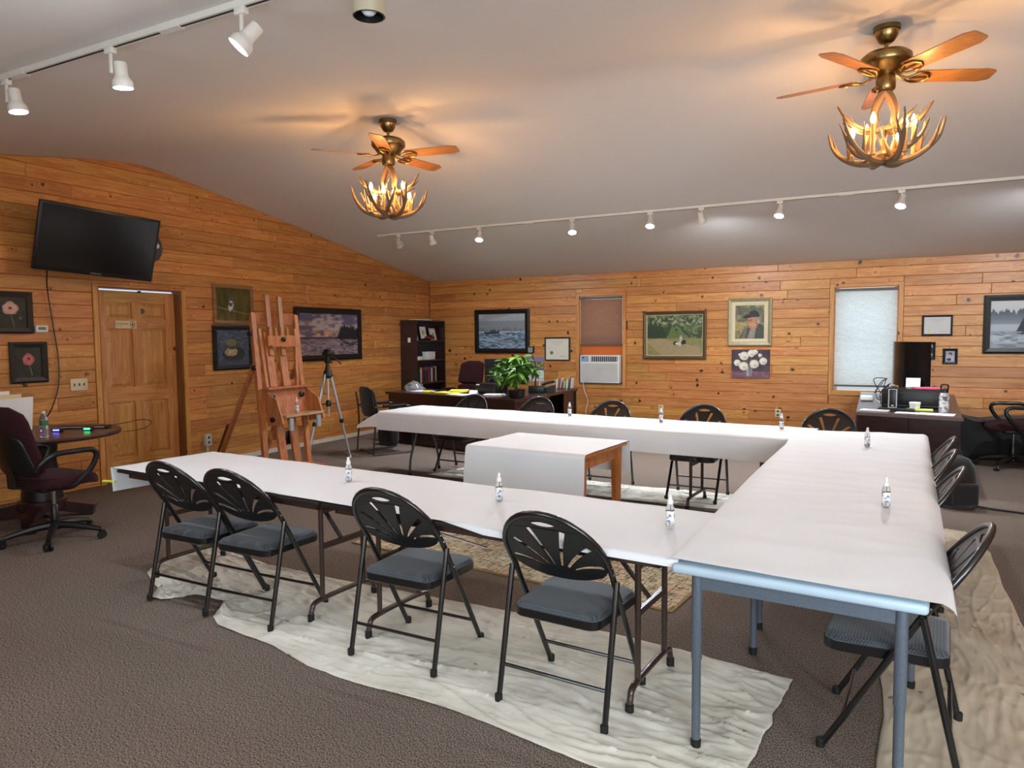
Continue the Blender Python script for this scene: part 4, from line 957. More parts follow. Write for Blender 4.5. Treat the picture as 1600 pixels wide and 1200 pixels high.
# ------------------------------------------------------------------ folding chairs
def lean(z): return .22-.57*z if z < .57 else -.105-.70*(z-.57)
def chair_proto():
    t = thing('folding_chair', 'x', 'chair')
    R_ = .0125
    for s_ in (-1, 1):
        lg = MB().tube([(s_*.228, lean(.02), .02), (s_*.228, lean(.57), .57)], R_, 10).obj('leg', M_BLK, t)
        MB().lathe([(.016, 0), (.017, .028), (.0135, .032)], (s_*.228, .215, .006), 10).obj('foot_cap', M_RUB, lg)
        lg = MB().tube([(s_*.243, -.225, .02), (s_*.243, -.105, .565)], R_, 10).obj('leg', M_BLK, t)
        MB().lathe([(.016, 0), (.017, .028), (.0135, .032)], (s_*.243, -.228, .006), 10).obj('foot_cap', M_RUB, lg)
        for z in (.46, .60, .635):
            MB().lathe([(.006, 0), (.005, .004), (0, .005)], (s_*.2405, lean(z), z), 8, Matrix.Rotation(s_*PI/2, 3, 'Y')).obj('rivet', M_CHROME, t)
    arch = [(-.228, .57), (-.231, .62)]+[(-.231*math.cos(a), .64+.215*math.sin(a)) for a in np.linspace(.12, PI-.12, 19)]+[(.231, .62), (.228, .57)]
    MB().tube([(x, lean(z), z) for x, z in arch], R_, 10).obj('back_frame', M_BLK, t)
    MB().tube([(-.24, -.195, .155), (.24, -.195, .155)], .008, 8).obj('stretcher', M_BLK, t)
    MB().tube([(-.226, lean(.13), .13), (.226, lean(.13), .13)], .008, 8).obj('stretcher', M_BLK, t)
    # seat pan and cushion
    def rr(w0_, w1_, y0_, y1_, r, n=5):
        P = []
        for cx, cy, a0 in ((w1_/2-r, y1_-r, 0), (-w1_/2+r, y1_-r, PI/2), (-w0_/2+r, y0_+r, PI), (w0_/2-r, y0_+r, 1.5*PI)):
            for k in range(n+1): a = a0+PI/2*k/n; P.append((cx+r*math.cos(a), cy+r*math.sin(a)))
        return P
    def loft(layers):
        b_ = MB(); n = len(layers[0][0]); vs = []; fs = []
        for P, z in layers: vs += [(x, y, z) for x, y in P]
        for k in range(len(layers)-1):
            for i in range(n): fs.append((k*n+i, k*n+(i+1) % n, (k+1)*n+(i+1) % n, (k+1)*n+i))
        fs += [tuple(range(n-1, -1, -1)), tuple((len(layers)-1)*n+i for i in range(n))]
        return b_.add(vs, fs)
    loft([(rr(.385, .41, -.185, .215, .05), .375), (rr(.395, .42, -.19, .22, .05), .38), (rr(.395, .42, -.19, .22, .05), .412)]).obj('seat_pan', M_BLK, t)
    loft([(rr(.39, .415, -.187, .217, .05), .412), (rr(.39, .415, -.187, .217, .05), .42), (rr(.37, .395, -.177, .207, .045), .432), (rr(.30, .32, -.14, .17, .04), .438)]).obj('seat', M_SEAT, t)
    # fan back with slots and hand hole, cut as a filled curve
    cu = bpy.data.curves.new('fan', 'CURVE'); cu.dimensions = '2D'; cu.fill_mode = 'BOTH'; cu.extrude = .0025; cu.bevel_depth = .001
    def spl(P):
        s_ = cu.splines.new('POLY'); s_.points.add(len(P)-1); s_.use_cyclic_u = True
        for q, (x, y) in zip(s_.points, P): q.co = (x, y, 0, 1)
    # outline in (x, distance up the lean); lean length per z = 1.151
    k_ = 1.151
    top = [(.222*math.cos(a), (.64+.208*math.sin(a)-.5)*k_) for a in np.linspace(0, PI, 25)]
    bot = [(-.222*math.cos(a), (.64-.10*math.sin(a)**.8-.5)*k_) for a in np.linspace(0, PI, 21)][1:-1]
    spl(top+bot)
    for ang, r0, r1 in ((-62, .10, .235), (-39, .088, .275), (-15, .085, .302), (15, .085, .302), (39, .088, .275), (62, .10, .235)):
        a = math.radians(ang); cx, cy = 0, .035
        L_, R2_ = [], []
        for i in range(9):
            t_ = i/8; r = r0+(r1-r0)*t_; aa = a*(.72+.28*t_); w = (.006+.0075*t_)
            px, py = cx+r*math.sin(aa), cy+r*math.cos(aa); nx, ny = math.cos(aa), -math.sin(aa)
            L_.append((px-nx*w, py-ny*w)); R2_.append((px+nx*w, py+ny*w))
        spl(L_+R2_[::-1])
    spl([(x, .353+.016*(1-(x/.062)**2)) for x in np.linspace(-.062, .062, 11)]+[(x, .353-.014*(1-(x/.062)**2)) for x in np.linspace(.06, -.06, 9)])
    co = bpy.data.objects.new('fan_curve', cu); COL.objects.link(co); bpy.context.view_layer.update()
    me = bpy.data.meshes.new_from_object(co.evaluated_get(bpy.context.evaluated_depsgraph_get())); bpy.data.objects.remove(co)
    for v in me.vertices:
        x, y, d = v.co; z = .5+y/k_
        bow = -.008*(1-(x/.23)**2)                                  # dished towards the rear
        yy = lean(z)+bow-d*.87; v.co = (x, yy, z-d*.5)
    me.materials.clear(); me.materials.append(M_BLKP); me.name = 'backrest'
    bo = bpy.data.objects.new('backrest', me); COL.objects.link(bo); bo.parent = t
    return t
chairs = [  # x, y, heading (deg, 0 = facing +y), label, group
    (-3.57, 2.90, -1, 'black fan-back folding chair at the left end of the near row', 'near side chairs'),
    (-3.07, 2.885, 1, 'black fan-back folding chair second from left on the near side', 'near side chairs'),
    (-2.01, 2.855, -1, 'black fan-back folding chair third from left on the near side', 'near side chairs'),
    (-1.145, 2.775, -4, 'black fan-back folding chair nearest the camera on the near side', 'near side chairs'),
    (.065, 3.02, 86, 'black folding chair with a paint-stained seat at the grey corner table', 'right side chairs'),
    (.088, 4.25, 87, 'black folding chair second along the right side of the tables', 'right side chairs'),
    (.10, 4.86, 88, 'black folding chair third along the right side of the tables', 'right side chairs'),
    (.145, 5.47, 88, 'black folding chair farthest along the right side of the tables', 'right side chairs'),
    (-4.28, 6.985, 176, 'black folding chair at the left end of the far side', 'far side chairs'),
    (-3.42, 6.96, 176, 'black folding chair on the far side in front of the plant', 'far side chairs'),
    (-2.50, 6.83, 177, 'black folding chair on the far side in front of the air conditioner', 'far side chairs'),
    (-1.525, 6.745, 178, 'black folding chair on the far side between the two wall outlets', 'far side chairs'),
    (-.405, 6.78, 178, 'black folding chair on the far side below the bright window', 'far side chairs'),
]
proto = chair_proto()
for i, (x, y, a, lb, g) in enumerate(chairs):
    o = proto if i == 0 else copy_tree(proto)
    o.location = (x, y, .004); o.rotation_euler = (0, 0, math.radians(a)); tag(o, lb, 'chair', g)

# ------------------------------------------------------------------ spray bottles
def spray_bottle_proto():
    t = thing('spray_bottle', 'x', 'bottle')
    MB().lathe([(.0, .0), (.016, 0), (.0185, .003), (.0185, .075), (.016, .088), (.0095, .096), (.0095, .101)], (0, 0, 0), 16).obj('bottle_body', M_BOTTLE, t)
    p = Paint(20, 16, (236, 234, 232)); p.speck(7, 6, .6, (120, 100, 110), .8); p.ell(.5, .7, .3, .2, (220, 226, 236)); p.speck(10, 10, .75, (60, 90, 150), .7)
    canvas_obj('label_print', p, lambda u, v, k: ((.0190-.0008*k)*math.sin((u-.5)*4.2), -(.0190-.0008*k)*math.cos((u-.5)*4.2), .068-.05*v), t, M_PRINT)
    MB().lathe([(.0125, .096), (.0125, .112), (.008, .116), (.008, .124), (.0068, .126), (.0068, .136), (0, .137)], (0, 0, 0), 14).obj('sprayer_cap', M_WPL, t)
    MB().tube([(0, -.005, .131), (0, -.011, .131)], .002, 6).obj('nozzle', M_WPL, t)
    MB().tube([(0, 0, .006), (0.002, 0, .095)], .0018, 5).obj('dip_tube', M_WPL, t)
    return t
bp_ = spray_bottle_proto()
sb = [(-2.689, 3.151, .732, 'small clear spray bottle on the near table below the tripod'), (-1.678, 3.093, .732, 'clear spray bottle standing in front of the small paper-draped table'),
      (-.782, 2.97, .735, 'clear spray bottle with white cap on the near row beside corner table'), (.04, 3.742, .738, 'clear spray bottle on the right-hand column nearest the camera'),
      (-.068, 5.688, .738, 'small spray bottle on the right column in front of the desk'), (-.742, 6.484, .732, 'small spray bottle at the right end of the far row'),
      (-1.822, 6.574, .732, 'small spray bottle on the far row below the park painting'), (-2.825, 6.743, .732, 'small spray bottle on the far row left of the air conditioner cord')]
for i, (x, y, z, lb) in enumerate(sb):
    o = bp_ if i == 0 else copy_tree(bp_)
    o.location = (x, y, z); o.rotation_euler = (0, 0, random.uniform(-1, 1)+.3); tag(o, lb, 'bottle', 'spray bottles on the tables')
st_ = MB().bar((-1.93, 2.735, .66), (-1.62, 2.86, .56), .022, .004)
tag(st_.obj('paint_stirrer', mat('pale_pinkish_wood', (196, 168, 156), .7)), 'pale wooden paint stick hanging under the near table edge', 'stick')
hl = MB().tube([(-4.53, 2.88, .62), (-4.42, 2.89, .625)], .009, 10)
tag(hl.obj('tape_roll_end', mat('yellow_highlighter', (226, 220, 60), .5)), 'yellow tube end sticking out under the near table left corner', 'tube')

# ------------------------------------------------------------------ track lighting
def rail(label, x0, x1, y, ends):
    zt_ = zc(y)
    t = thing('track_rail', label, 'light track', (x0, y, zt_-.02))
    MB().bx(0, x1-x0, -.018, .018, -.014, .016).obj('channel', M_LAMPW, t, 0)
    MB().bx(0, x1-x0, -.006, .006, -.0155, -.0135).obj('slot', mat('dark_track_slot', (44, 42, 40), .6), t, 0)
    for e in ends: MB().bx(e-.07-x0, e+.07-x0, -.02, .02, -.018, .016).obj('coupling', M_LAMPW, t, 0)
    return t
rail('white ceiling track along the far slope above the far wall', -6.38, 3.4, 8.22, (-6.31, -4.0, -.35))
rail('white ceiling track on the near slope at upper left', -6.3, -2.2, 2.32, (-4.22, -2.98))
LENS = emis('lamp_lens_lit', (236, 244, 255), 30)
LENSOFF = mat('lamp_lens_unlit', (196, 198, 196), .3)
def look(d, up=Vector((0, 0, 1))):
    """matrix whose -Z points along d"""
    return Vector(d).to_track_quat('-Z', 'Y').to_matrix()
def track_head(label, x, y, d, lit, power=0., s=1., group='track spotlights', cone=150, arm=.10, side=(0, 0, 0)):
    z = zc(y)-.036
    t = thing('track_spotlight', label, 'spotlight', (x, y, z), 0, group)
    MB().rbox((0, 0, -.012), (.075*s, .03, .03), .004).obj('adapter', M_LAMPW, t)
    sd = Vector(side)
    MB().rbox((0, 0, -.02-arm/2), (.018, .012, arm), .003).obj('arm', M_LAMPW, t)
    D = Vector(d).normalized(); c = Vector((0, 0, -.02-arm+.01))+sd; R_ = look(D)
    # local -Z is the beam: narrow rear barrel, flared bell
    prof = [(.0, .085), (.034, .083), (.037, .075), (.037, .01), (.042, -.005), (.055, -.022), (.060, -.034), (.060, -.068), (.057, -.068), (.054, -.045), (.0, -.045)]
    sh = MB().lathe([(r*s, z_*s) for r, z_ in prof[:-2]]+[(.052*s, -.05*s), (.05*s, -.046*s)], c, 24, R_).obj('lamp_shade', M_LAMPW, t)
    MB().lathe([(.0505*s, -.050*s), (.044*s, -.060*s), (.02*s, -.066*s), (0, -.067*s)], c, 24, R_).obj('bulb_lens', LENS if lit else LENSOFF, sh)
    if lit and power:
        l = bpy.data.lights.new('spot_beam', 'SPOT'); l.energy = power; l.color = (.88, .94, 1.0); l.spot_size = math.radians(cone); l.spot_blend = .8; l.shadow_soft_size = .045*s
        o = bpy.data.objects.new('spot_beam', l); COL.objects.link(o); o.parent = t; o.matrix_local = Matrix.Translation(c+D*(.082*s)) @ R_.to_4x4()
    return t
FY = 8.22
PW = 105
for x, d, lit, pw, lb in (
    (-6.02, (.55, -.25, -.55), False, 0, 'unlit white spotlight at the left end of the far track'),
    (-5.46, (.10, .35, -.9), True, PW, 'lit white spotlight second from left on the far track'),
    (-4.72, (.15, -.40, -.9), True, PW, 'lit white spotlight third from left on the far track'),
    (-3.40, (.15, -.40, -.9), True, PW, 'lit white spotlight fourth from left on the far track'),
    (-2.42, (.05, -.40, -.9), True, PW, 'lit white spotlight fifth from left on the far track'),
    (-1.83, (.08, .55, -.8), True, PW, 'white spotlight turned to the wall, sixth on the far track'),
    (-.995, (-.1, -.40, -.9), True, PW, 'lit white spotlight seventh from left on the far track'),
    (.155, (-.2, -.40, -.9), True, PW, 'lit white spotlight above the bright window on the far track'),
    (1.75, (-.35, .5, -.8), True, PW, 'lit white spotlight just outside the frame on the far track')):
    track_head(lb, x, FY, d, lit, pw, .85)
track_head('lit white spotlight at the far upper left of the near track', -4.35, 2.32, (.12, .1, -1), True, 32, .82, side=(.09, 0, -.02))
track_head('lit white spotlight in the middle of the upper left near track', -3.43, 2.32, (-.02, .1, -1), True, 32, .82, side=(.03, .035, -.02))
track_head('tilted lit spotlight third on the upper left near track', -2.52, 2.32, (-.40, -.35, -.62), True, 28, .85, side=(.03, 0, -.02))
cf = thing('ceiling_downlight', 'cream cylinder downlight with black rim at the top edge', 'spotlight', (-1.9, 2.42, zc(2.42)-.006))
MB().lathe([(.02, -.0), (.02, -.03), (.055, -.035), (.068, -.05), (.068, -.168), (.066, -.172), (.060, -.168), (.058, -.09)], (0, 0, 0), 28, cap=False).obj('can', mat('cream_enamel', (190, 180, 154), .4), cf)
MB().lathe([(.0665, -.1715), (.059, -.173), (.057, -.10), (0, -.095)], (0, 0, 0), 28, cap=False).obj('black_baffle', M_BLKP, cf)
MB().lathe([(.0, -.168), (.02, -.164), (.033, -.150), (.035, -.125), (.03, -.098)], (0, 0, 0), 20).obj('bulb', mat('frosted_bulb', (228, 238, 250), .3), cf)

# ------------------------------------------------------------------ ceiling fans with antler chandeliers
BULB = emis('candle_bulb', (255, 190, 118), 340)
def antler(b_, pts, r0, r1, tines, n=5):
    path = smooth_path(pts, n); k = len(path)
    b_.tube(path, [r0*(1-i/(k-1))**.7+r1 for i in range(k)], 8)
    for t_, vec, ln, rr in tines:
        i = int(t_*(k-1)); p0 = path[i]; v = Vector(vec).normalized()
        up = Vector((0, 0, 1)); ps = [p0+v*ln*q*.9+up*ln*.55*q*q for q in (0, .2, .4, .6, .8, 1)]
        b_.tube(ps, [rr*(1-q)+.0015 for q in (0, .2, .4, .6, .8, 1)], 7)
    return b_
def ceiling_fan(label, x, y, base):
    t = thing('ceiling_fan', label, 'ceiling fan', (x, y, zc(y)), 0, 'antler ceiling fans')
    Z0 = zc(y)
    q = lambda z: z-Z0
    MB().lathe([(.078, .005), (.078, -.03), (.07, -.035), (.066, -.06), (.045, -.095), (.03, -.105), (0, -.106)], (0, 0, 0), 28).obj('canopy', M_BRASS, t)
    MB().tube([(0, 0, -.09), (0, 0, q(3.30))], .0125, 12).obj('downrod', M_BRASS, t)
    MB().lathe([(.02, q(3.335)), (.06, q(3.325)), (.125, q(3.305)), (.148, q(3.285)), (.15, q(3.25)), (.14, q(3.232)), (.125, q(3.22)), (.10, q(3.185)), (.06, q(3.175)), (0, q(3.175))], (0, 0, 0), 36).obj('motor_housing', M_BRASS, t)
    MB().lathe([(.05, q(3.18)), (.052, q(3.165)), (.058, q(3.15)), (.058, q(3.09)), (.052, q(3.08)), (.02, q(3.07)), (0, q(3.07))], (0, 0, 0), 24).obj('light_kit_hub', M_BRASS, t)
    zb = q(3.165)
    for k in range(5):
        a = math.radians(base+72*k); Rz = Matrix.Rotation(a, 3, 'Z') @ Matrix.Rotation(math.radians(-12), 3, 'X')
        pts = [(.17, -.055), (.19, -.062), (.60, -.07), (.655, -.052), (.665, -.04), (.665, .04), (.655, .052), (.60, .07), (.19, .062), (.17, .055)]
        bl = MB().prism(pts, .006, lambda u, v, d: Rz @ Vector((u, v, d))+Vector((0, 0, zb))).obj('blade', M_BLADE, t, 0)
        br = MB()
        for s_ in (-1, 1):
            br.tube([Rz @ Vector(v)+Vector((0, 0, zb)) for v in smooth_path([(.06, 0, .02), (.12, s_*.012, -.012), (.16, s_*.035, -.012), (.20, s_*.05, -.006), (.245, s_*.038, -.006), (.27, s_*.0, -.006)], 5)], .0075, 7)
        br.tube([Rz @ Vector(v)+Vector((0, 0, zb)) for v in [(.14, 0, -.01), (.25, 0, -.006)]], .006, 6)
        br.obj('blade_bracket', M_BRASS, bl)
    # chandelier: central antler loop, upper and lower antlers, six candles
    rnd = random.Random(int(x*10)+3)
    for s_ in (-1, 1):
        antler(MB(), [(s_*.0, 0, q(3.07)), (s_*.03, 0, q(3.03)), (s_*.058, .0, q(2.95)), (s_*.055, 0, q(2.88)), (s_*.10, .02*s_, q(2.845)), (s_*.2, .06*s_, q(2.90)), (s_*.27, .08*s_, q(3.0))], .027, .004,
               [(.72, (s_*.8, -.5*s_, .2), .13, .012), (.8, (s_*.6, .7*s_, .1), .10, .010)]).obj('antler', M_ANTL, t)
    for k in range(3):
        a = math.radians(base+30+120*k); c_, s_ = math.cos(a), math.sin(a)
        P = [(.03, .0, 2.84), (.10, .01, 2.83), (.18, .03, 2.86), (.235, .06, 2.90)]
        antler(MB(), [(u*c_-v*s_, u*s_+v*c_, q(z)) for u, v, z in P], .014, .003, [(.5, (c_*.6-s_*.8, s_*.6+c_*.8, .3), .12, .010)]).obj('antler', M_ANTL, t)
    for k in range(6):
        a = math.radians(base+60*k+15); c_, s_ = math.cos(a), math.sin(a); j = rnd.uniform(-.02, .02)
        P = [(-.02, .0, 2.66), (.06, .03, 2.635), (.15, .045, 2.645), (.235, .05, 2.69), (.30, .05, 2.77+j), (.335, .04, 2.875+j)]
        up_ = (0, 0, 1)
        antler(MB(), [(u*c_-v*s_, u*s_+v*c_, q(z)) for u, v, z in P], .023, .004,
               [(.28, (-.25*c_+.5*s_, -.25*s_-.5*c_, .8), .16, .016), (.5, (.2*c_-.2*s_, .2*s_+.2*c_, 1), .14, .015), (.66, (.7*c_+.5*s_, .7*s_-.5*c_, .7), .14, .014)]).obj('antler', M_ANTL, t)
    for k in range(3):
        a = math.radians(base+120*k+75); c_, s_ = math.cos(a), math.sin(a)
        P = [(.0, .0, 2.69), (.07, -.04, 2.675), (.15, -.06, 2.69), (.225, -.05, 2.75), (.265, -.03, 2.85)]
        antler(MB(), [(u*c_-v*s_, u*s_+v*c_, q(z)) for u, v, z in P], .021, .004, [(.35, (.1*c_-.6*s_, .1*s_+.6*c_, .8), .15, .015), (.6, (.5*c_+.5*s_, .5*s_-.5*c_, .9), .13, .014)]).obj('antler', M_ANTL, t)
    MB().lathe([(.0, q(2.615)), (.03, q(2.62)), (.045, q(2.64)), (.03, q(2.68)), (.012, q(2.72)), (.012, q(2.86))], (0, 0, 0), 18).obj('centre_hub', mat('dark_bronze', (62, 46, 34), .4, metal=.5), t)
    for k in range(6):
        a = math.radians(base+60*k+42); r = .165 if k % 2 else .185; zz = 2.745+(.05 if k % 2 else .0)
        px, py = r*math.cos(a), r*math.sin(a)
        sl = MB().lathe([(.017, q(2.655)), (.019, q(2.66)), (.012, q(2.672)), (.012, q(zz+.05)), (.010, q(zz+.053)), (0, q(zz+.053))], (px, py, 0), 14).obj('candle_sleeve', mat('tan_candle_sleeve', (176, 136, 88), .6), t)
        MB().lathe([(.006, q(zz+.052)), (.011, q(zz+.06)), (.0155, q(zz+.075)), (.013, q(zz+.093)), (.006, q(zz+.112)), (.0, q(zz+.124))], (px, py, 0), 10).obj('bulb', BULB, sl)
    return t
ceiling_fan('five-blade oak and brass fan with antler chandelier left of centre', -3.93, 5.24, 10)
ceiling_fan('five-blade oak and brass fan with antler chandelier at upper right', -.01, 5.19, 26)

# ------------------------------------------------------------------ easel
EX = lambda z: -6.02-.20*z
ea = thing('studio_easel', 'tall reddish wooden studio easel between turtle and lake paintings', 'easel', (0, 0, 0))
def epost(name, y0, z0, y1, z1, w, d, off=0., m=M_EASEL, parent=None):
    p0 = Vector((EX(z0)+off, y0, z0)); p1 = Vector((EX(z1)+off, y1, z1))
    return MB().bar(p0, p1, w, d, (1, 0, .2)).obj(name, m, parent or ea, 0)
epost('side_post', 5.70, .04, 5.89, 1.84, .06, .045); epost('side_post', 6.36, .04, 6.56, 1.83, .06, .045)
epost('inner_post', 5.89, .75, 5.935, 1.66, .04, .03, .02); epost('inner_post', 6.33, .75, 6.50, 1.66, .04, .03, .02)
epost('centre_rail', 5.95, .05, 6.02, 1.62, .105, .03, .03); epost('centre_rail', 6.16, .05, 6.22, 1.62, .105, .03, .03)
epost('sliding_mast', 6.02, 1.35, 6.10, 2.06, .058, .03, .055); epost('sliding_mast', 6.20, 1.35, 6.295, 2.04, .058, .03, .055)
zt_ = 1.78; MB().bar((EX(zt_)-.02, 5.90, zt_), (EX(zt_)-.02, 6.55, zt_), .03, .13).obj('top_rail', M_EASEL, ea, 0)
zt_ = 1.52; MB().bar((EX(zt_)+.085, 5.97, zt_), (EX(zt_)+.085, 6.40, zt_), .03, .12).obj('canvas_holder', M_EASEL, ea, 0)
for y in (6.015, 6.20):
    MB().bar((EX(1.6)+.085, y, 1.50), (EX(1.7)+.085, y+.02, 1.68), .03, .03, (1, 0, 0)).obj('holder_prong', M_EASEL, ea, 0)
    MB().bar((EX(1.6)+.085, y+.105, 1.50), (EX(1.7)+.085, y+.115, 1.67), .03, .022, (1, 0, 0)).obj('holder_prong', M_EASEL, ea, 0)
MB().bar((EX(1.46)+.10, 6.0, 1.46), (EX(1.46)+.10, 6.46, 1.46), .045, .018).obj('holder_ledge', M_EASEL, ea, 0)
def knob(y, z, off, r=.028):
    MB().lathe([(.01, 0), (r, .012), (r, .03), (r*.7, .036), (0, .036)], (EX(z)+off, y, z), 12, Matrix.Rotation(PI/2, 3, 'Y')).obj('knob', M_BLKP, ea)
knob(6.19, 1.535, .10)
tz0, tz1 = .66, .99
tb = MB().bar((EX(.83)+.05, 5.83, .83), (EX(.83)+.05, 6.46, .83), .025, .30, (-.2, 0, 1)).obj('tray_back', M_EASEL, ea, 0)
MB().bar((EX(.985)+.10, 5.80, .985), (EX(.985)+.10, 6.49, .985), .10, .022).obj('tray_upper_ledge', M_EASEL, ea, 0)
TRAYW = wood('paint_worn_wood', 1, (170, 118, 82), (204, 166, 132), knots=0, vary=.05)
MB().bar((EX(.68)+.17, 5.86, .675), (EX(.68)+.17, 6.47, .675), .24, .024).obj('tray_shelf', TRAYW, ea, 0)
for y in (5.82, 6.47):
    MB().prism([(0, .98), (.20, .86), (.24, .60), (0, .56)], .022, lambda u, v, d: (EX(v)+.03+u, y+d-.011, v)).obj('tray_side', M_EASEL, ea, 0)
knob(5.90, .88, .065, .034); knob(6.36, .885, .065, .034)
for y, z in ((5.86, 1.6), (5.83, 1.22)):
    MB().lathe([(.01, 0), (.03, .012), (.03, .035), (0, .036)], (EX(z), y-.03, z), 12, Matrix.Rotation(PI/2, 3, 'X')).obj('knob', M_BLKP, ea)
MB().lathe([(.01, 0), (.03, .012), (.03, .03), (0, .031)], (EX(.64)+.14, 5.805, .64), 12, Matrix.Rotation(PI/2, 3, 'X')).obj('knob', M_BLKP, ea)
for y in (5.98, 6.42):
    MB().lathe([(.0, 0), (.03, 0), (.032, .14), (.029, .138), (.028, .01)], (EX(.5)+.20, y, .505), 18).obj('metal_cup', M_ALU, ea)
MB().bar((-6.28, 5.80, 1.25), (-6.92, 5.78, .04), .055, .03).obj('rear_leg', M_EASEL, ea, 0)
MB().bar((-6.28, 6.46, 1.25), (-6.92, 6.5, .04), .055, .03).obj('rear_leg', M_EASEL, ea, 0)
MB().bar((-6.70, 5.80, .55), (-6.96, 5.78, .02), .06, .045).obj('leg_extension', wood('dark_easel_wood', 2, (84, 38, 26), (110, 54, 36), knots=0), ea, 0)
for z, w in ((1.22, .09), (1.02, .08), (.45, .10)): MB().bar((EX(z)-.01, 5.84, z), (EX(z)-.01, 6.46, z), .024, w).obj('cross_rail', M_EASEL, ea, 0)
MB().bar((EX(.06), 5.68, .05), (EX(.06), 6.40, .05), .08, .07).obj('base_beam', M_EASEL, ea, 0)
for y in (5.70, 6.37): MB().bar((-5.80, y, .04), (-6.92, y+.05, .03), .06, .055).obj('base_runner', M_EASEL, ea, 0)
MB().rbox((EX(.38)-.05, 6.13, .40), (.08, .13, .17), .015).obj('winch_box', M_BLKP, ea)
eb = copy_tree(bp_); eb.location = (EX(.68)+.19, 6.12, .688); eb.scale = (1.15, 1.15, 1.35); tag(eb, 'amber-tinted spray bottle standing on the easel tray', 'bottle', 'spray bottles on the tables')
# ------------------------------------------------------------------ tripod
tp = thing('camera_tripod', 'silver tripod with black pan head right of the easel', 'tripod', (-6.08, 6.78, 0))
for k, (dx, dy) in enumerate(((-.02, -.40), (.02, .36), (-.40, .05))):
    top = Vector((dx*.12, dy*.12, 1.10)); f_ = Vector((dx, dy, .02)); mid = top.lerp(f_, .56)
    lg = MB().tube([top, mid], .018, 10).obj('leg', M_ALU, tp); MB().tube([mid, f_], .013, 10).obj('lower_leg', M_ALU, lg)
    MB().tube([mid+(top-mid).normalized()*.03, mid-(top-mid).normalized()*.02], .024, 10).obj('leg_lock', M_BLKP, lg)
    MB().lathe([(.014, 0), (.014, .035), (.010, .04)], (dx, dy, .0), 10).obj('rubber_foot', M_WPL if k == 1 else M_RUB, lg)
    MB().tube([top.lerp(f_, .36), Vector((0, 0, .74))], .005, 6).obj('leg_brace', M_BLKP, tp)
MB().tube([(0, 0, .58), (0, 0, 1.2)], .011, 10).obj('centre_column', M_ALU, tp)
MB().lathe([(.03, .70), (.034, .72), (.034, .76), (.018, .78)], (0, 0, 0), 14).obj('spreader_hub', M_BLKP, tp)
MB().lathe([(.03, 1.05), (.06, 1.08), (.05, 1.13), (.03, 1.17), (.02, 1.24)], (0, 0, 0), 16).obj('shoulder', M_BLKP, tp)
hd = MB().rbox((0, 0, 1.285), (.055, .06, .10), .01).rbox((.02, 0, 1.36), (.10, .13, .04), .01).obj('pan_head', M_BLKP, tp)
MB().rbox((0, .0, 1.395), (.07, .06, .03), .006).obj('quick_plate', M_BLKP, hd)
MB().tube(smooth_path([(0, .03, 1.33), (.05, .10, 1.29), (.09, .15, 1.22)], 4), .008, 8).obj('pan_handle', M_BLKP, hd)
MB().tube(smooth_path([(0, -.04, 1.13), (.02, -.10, 1.05), (.01, -.10, .9), (0, -.06, .86)], 5), .004, 6).obj('wrist_cord', M_BLKP, tp)

# ------------------------------------------------------------------ office chairs
def superellipse_back(b_, w0, w1, z0, z1, th, bow, lean_, n=14, nr=10, y0=0.):
    """padded back: rows bottom to top; front (+y) and rear faces"""
    rows = []
    for i in range(nr+1):
        t_ = i/nr; z = z0+(z1-z0)*t_; w = (w0+(w1-w0)*t_)*min(1, math.sqrt(max(0, 1-max(0, (t_-.8)/.2)**2.4*.75))*math.sqrt(max(.02, 1-max(0, (.12-t_)/.12)**2*.5)))
        ys = y0-lean_*t_; ring_ = []
        for k in range(2*n):
            a = 2*PI*k/(2*n); cx = math.cos(a); sn = math.sin(a)
            x = w/2*math.copysign(abs(cx)**.6, cx); y = th/2*math.copysign(abs(sn)**.7, sn)*(1 if 0 < t_ < 1 else .4)
            ring_.append((x, ys+y+bow*(2*x/w0)**2, z))
        rows.append(ring_)
    m_ = 2*n; vs = sum(rows, []); fs = [(i*m_+k, i*m_+(k+1) % m_, (i+1)*m_+(k+1) % m_, (i+1)*m_+k) for i in range(nr) for k in range(m_)]
    fs += [tuple(range(m_-1, -1, -1)), tuple(nr*m_+k for k in range(m_))]
    return b_.add(vs, fs)
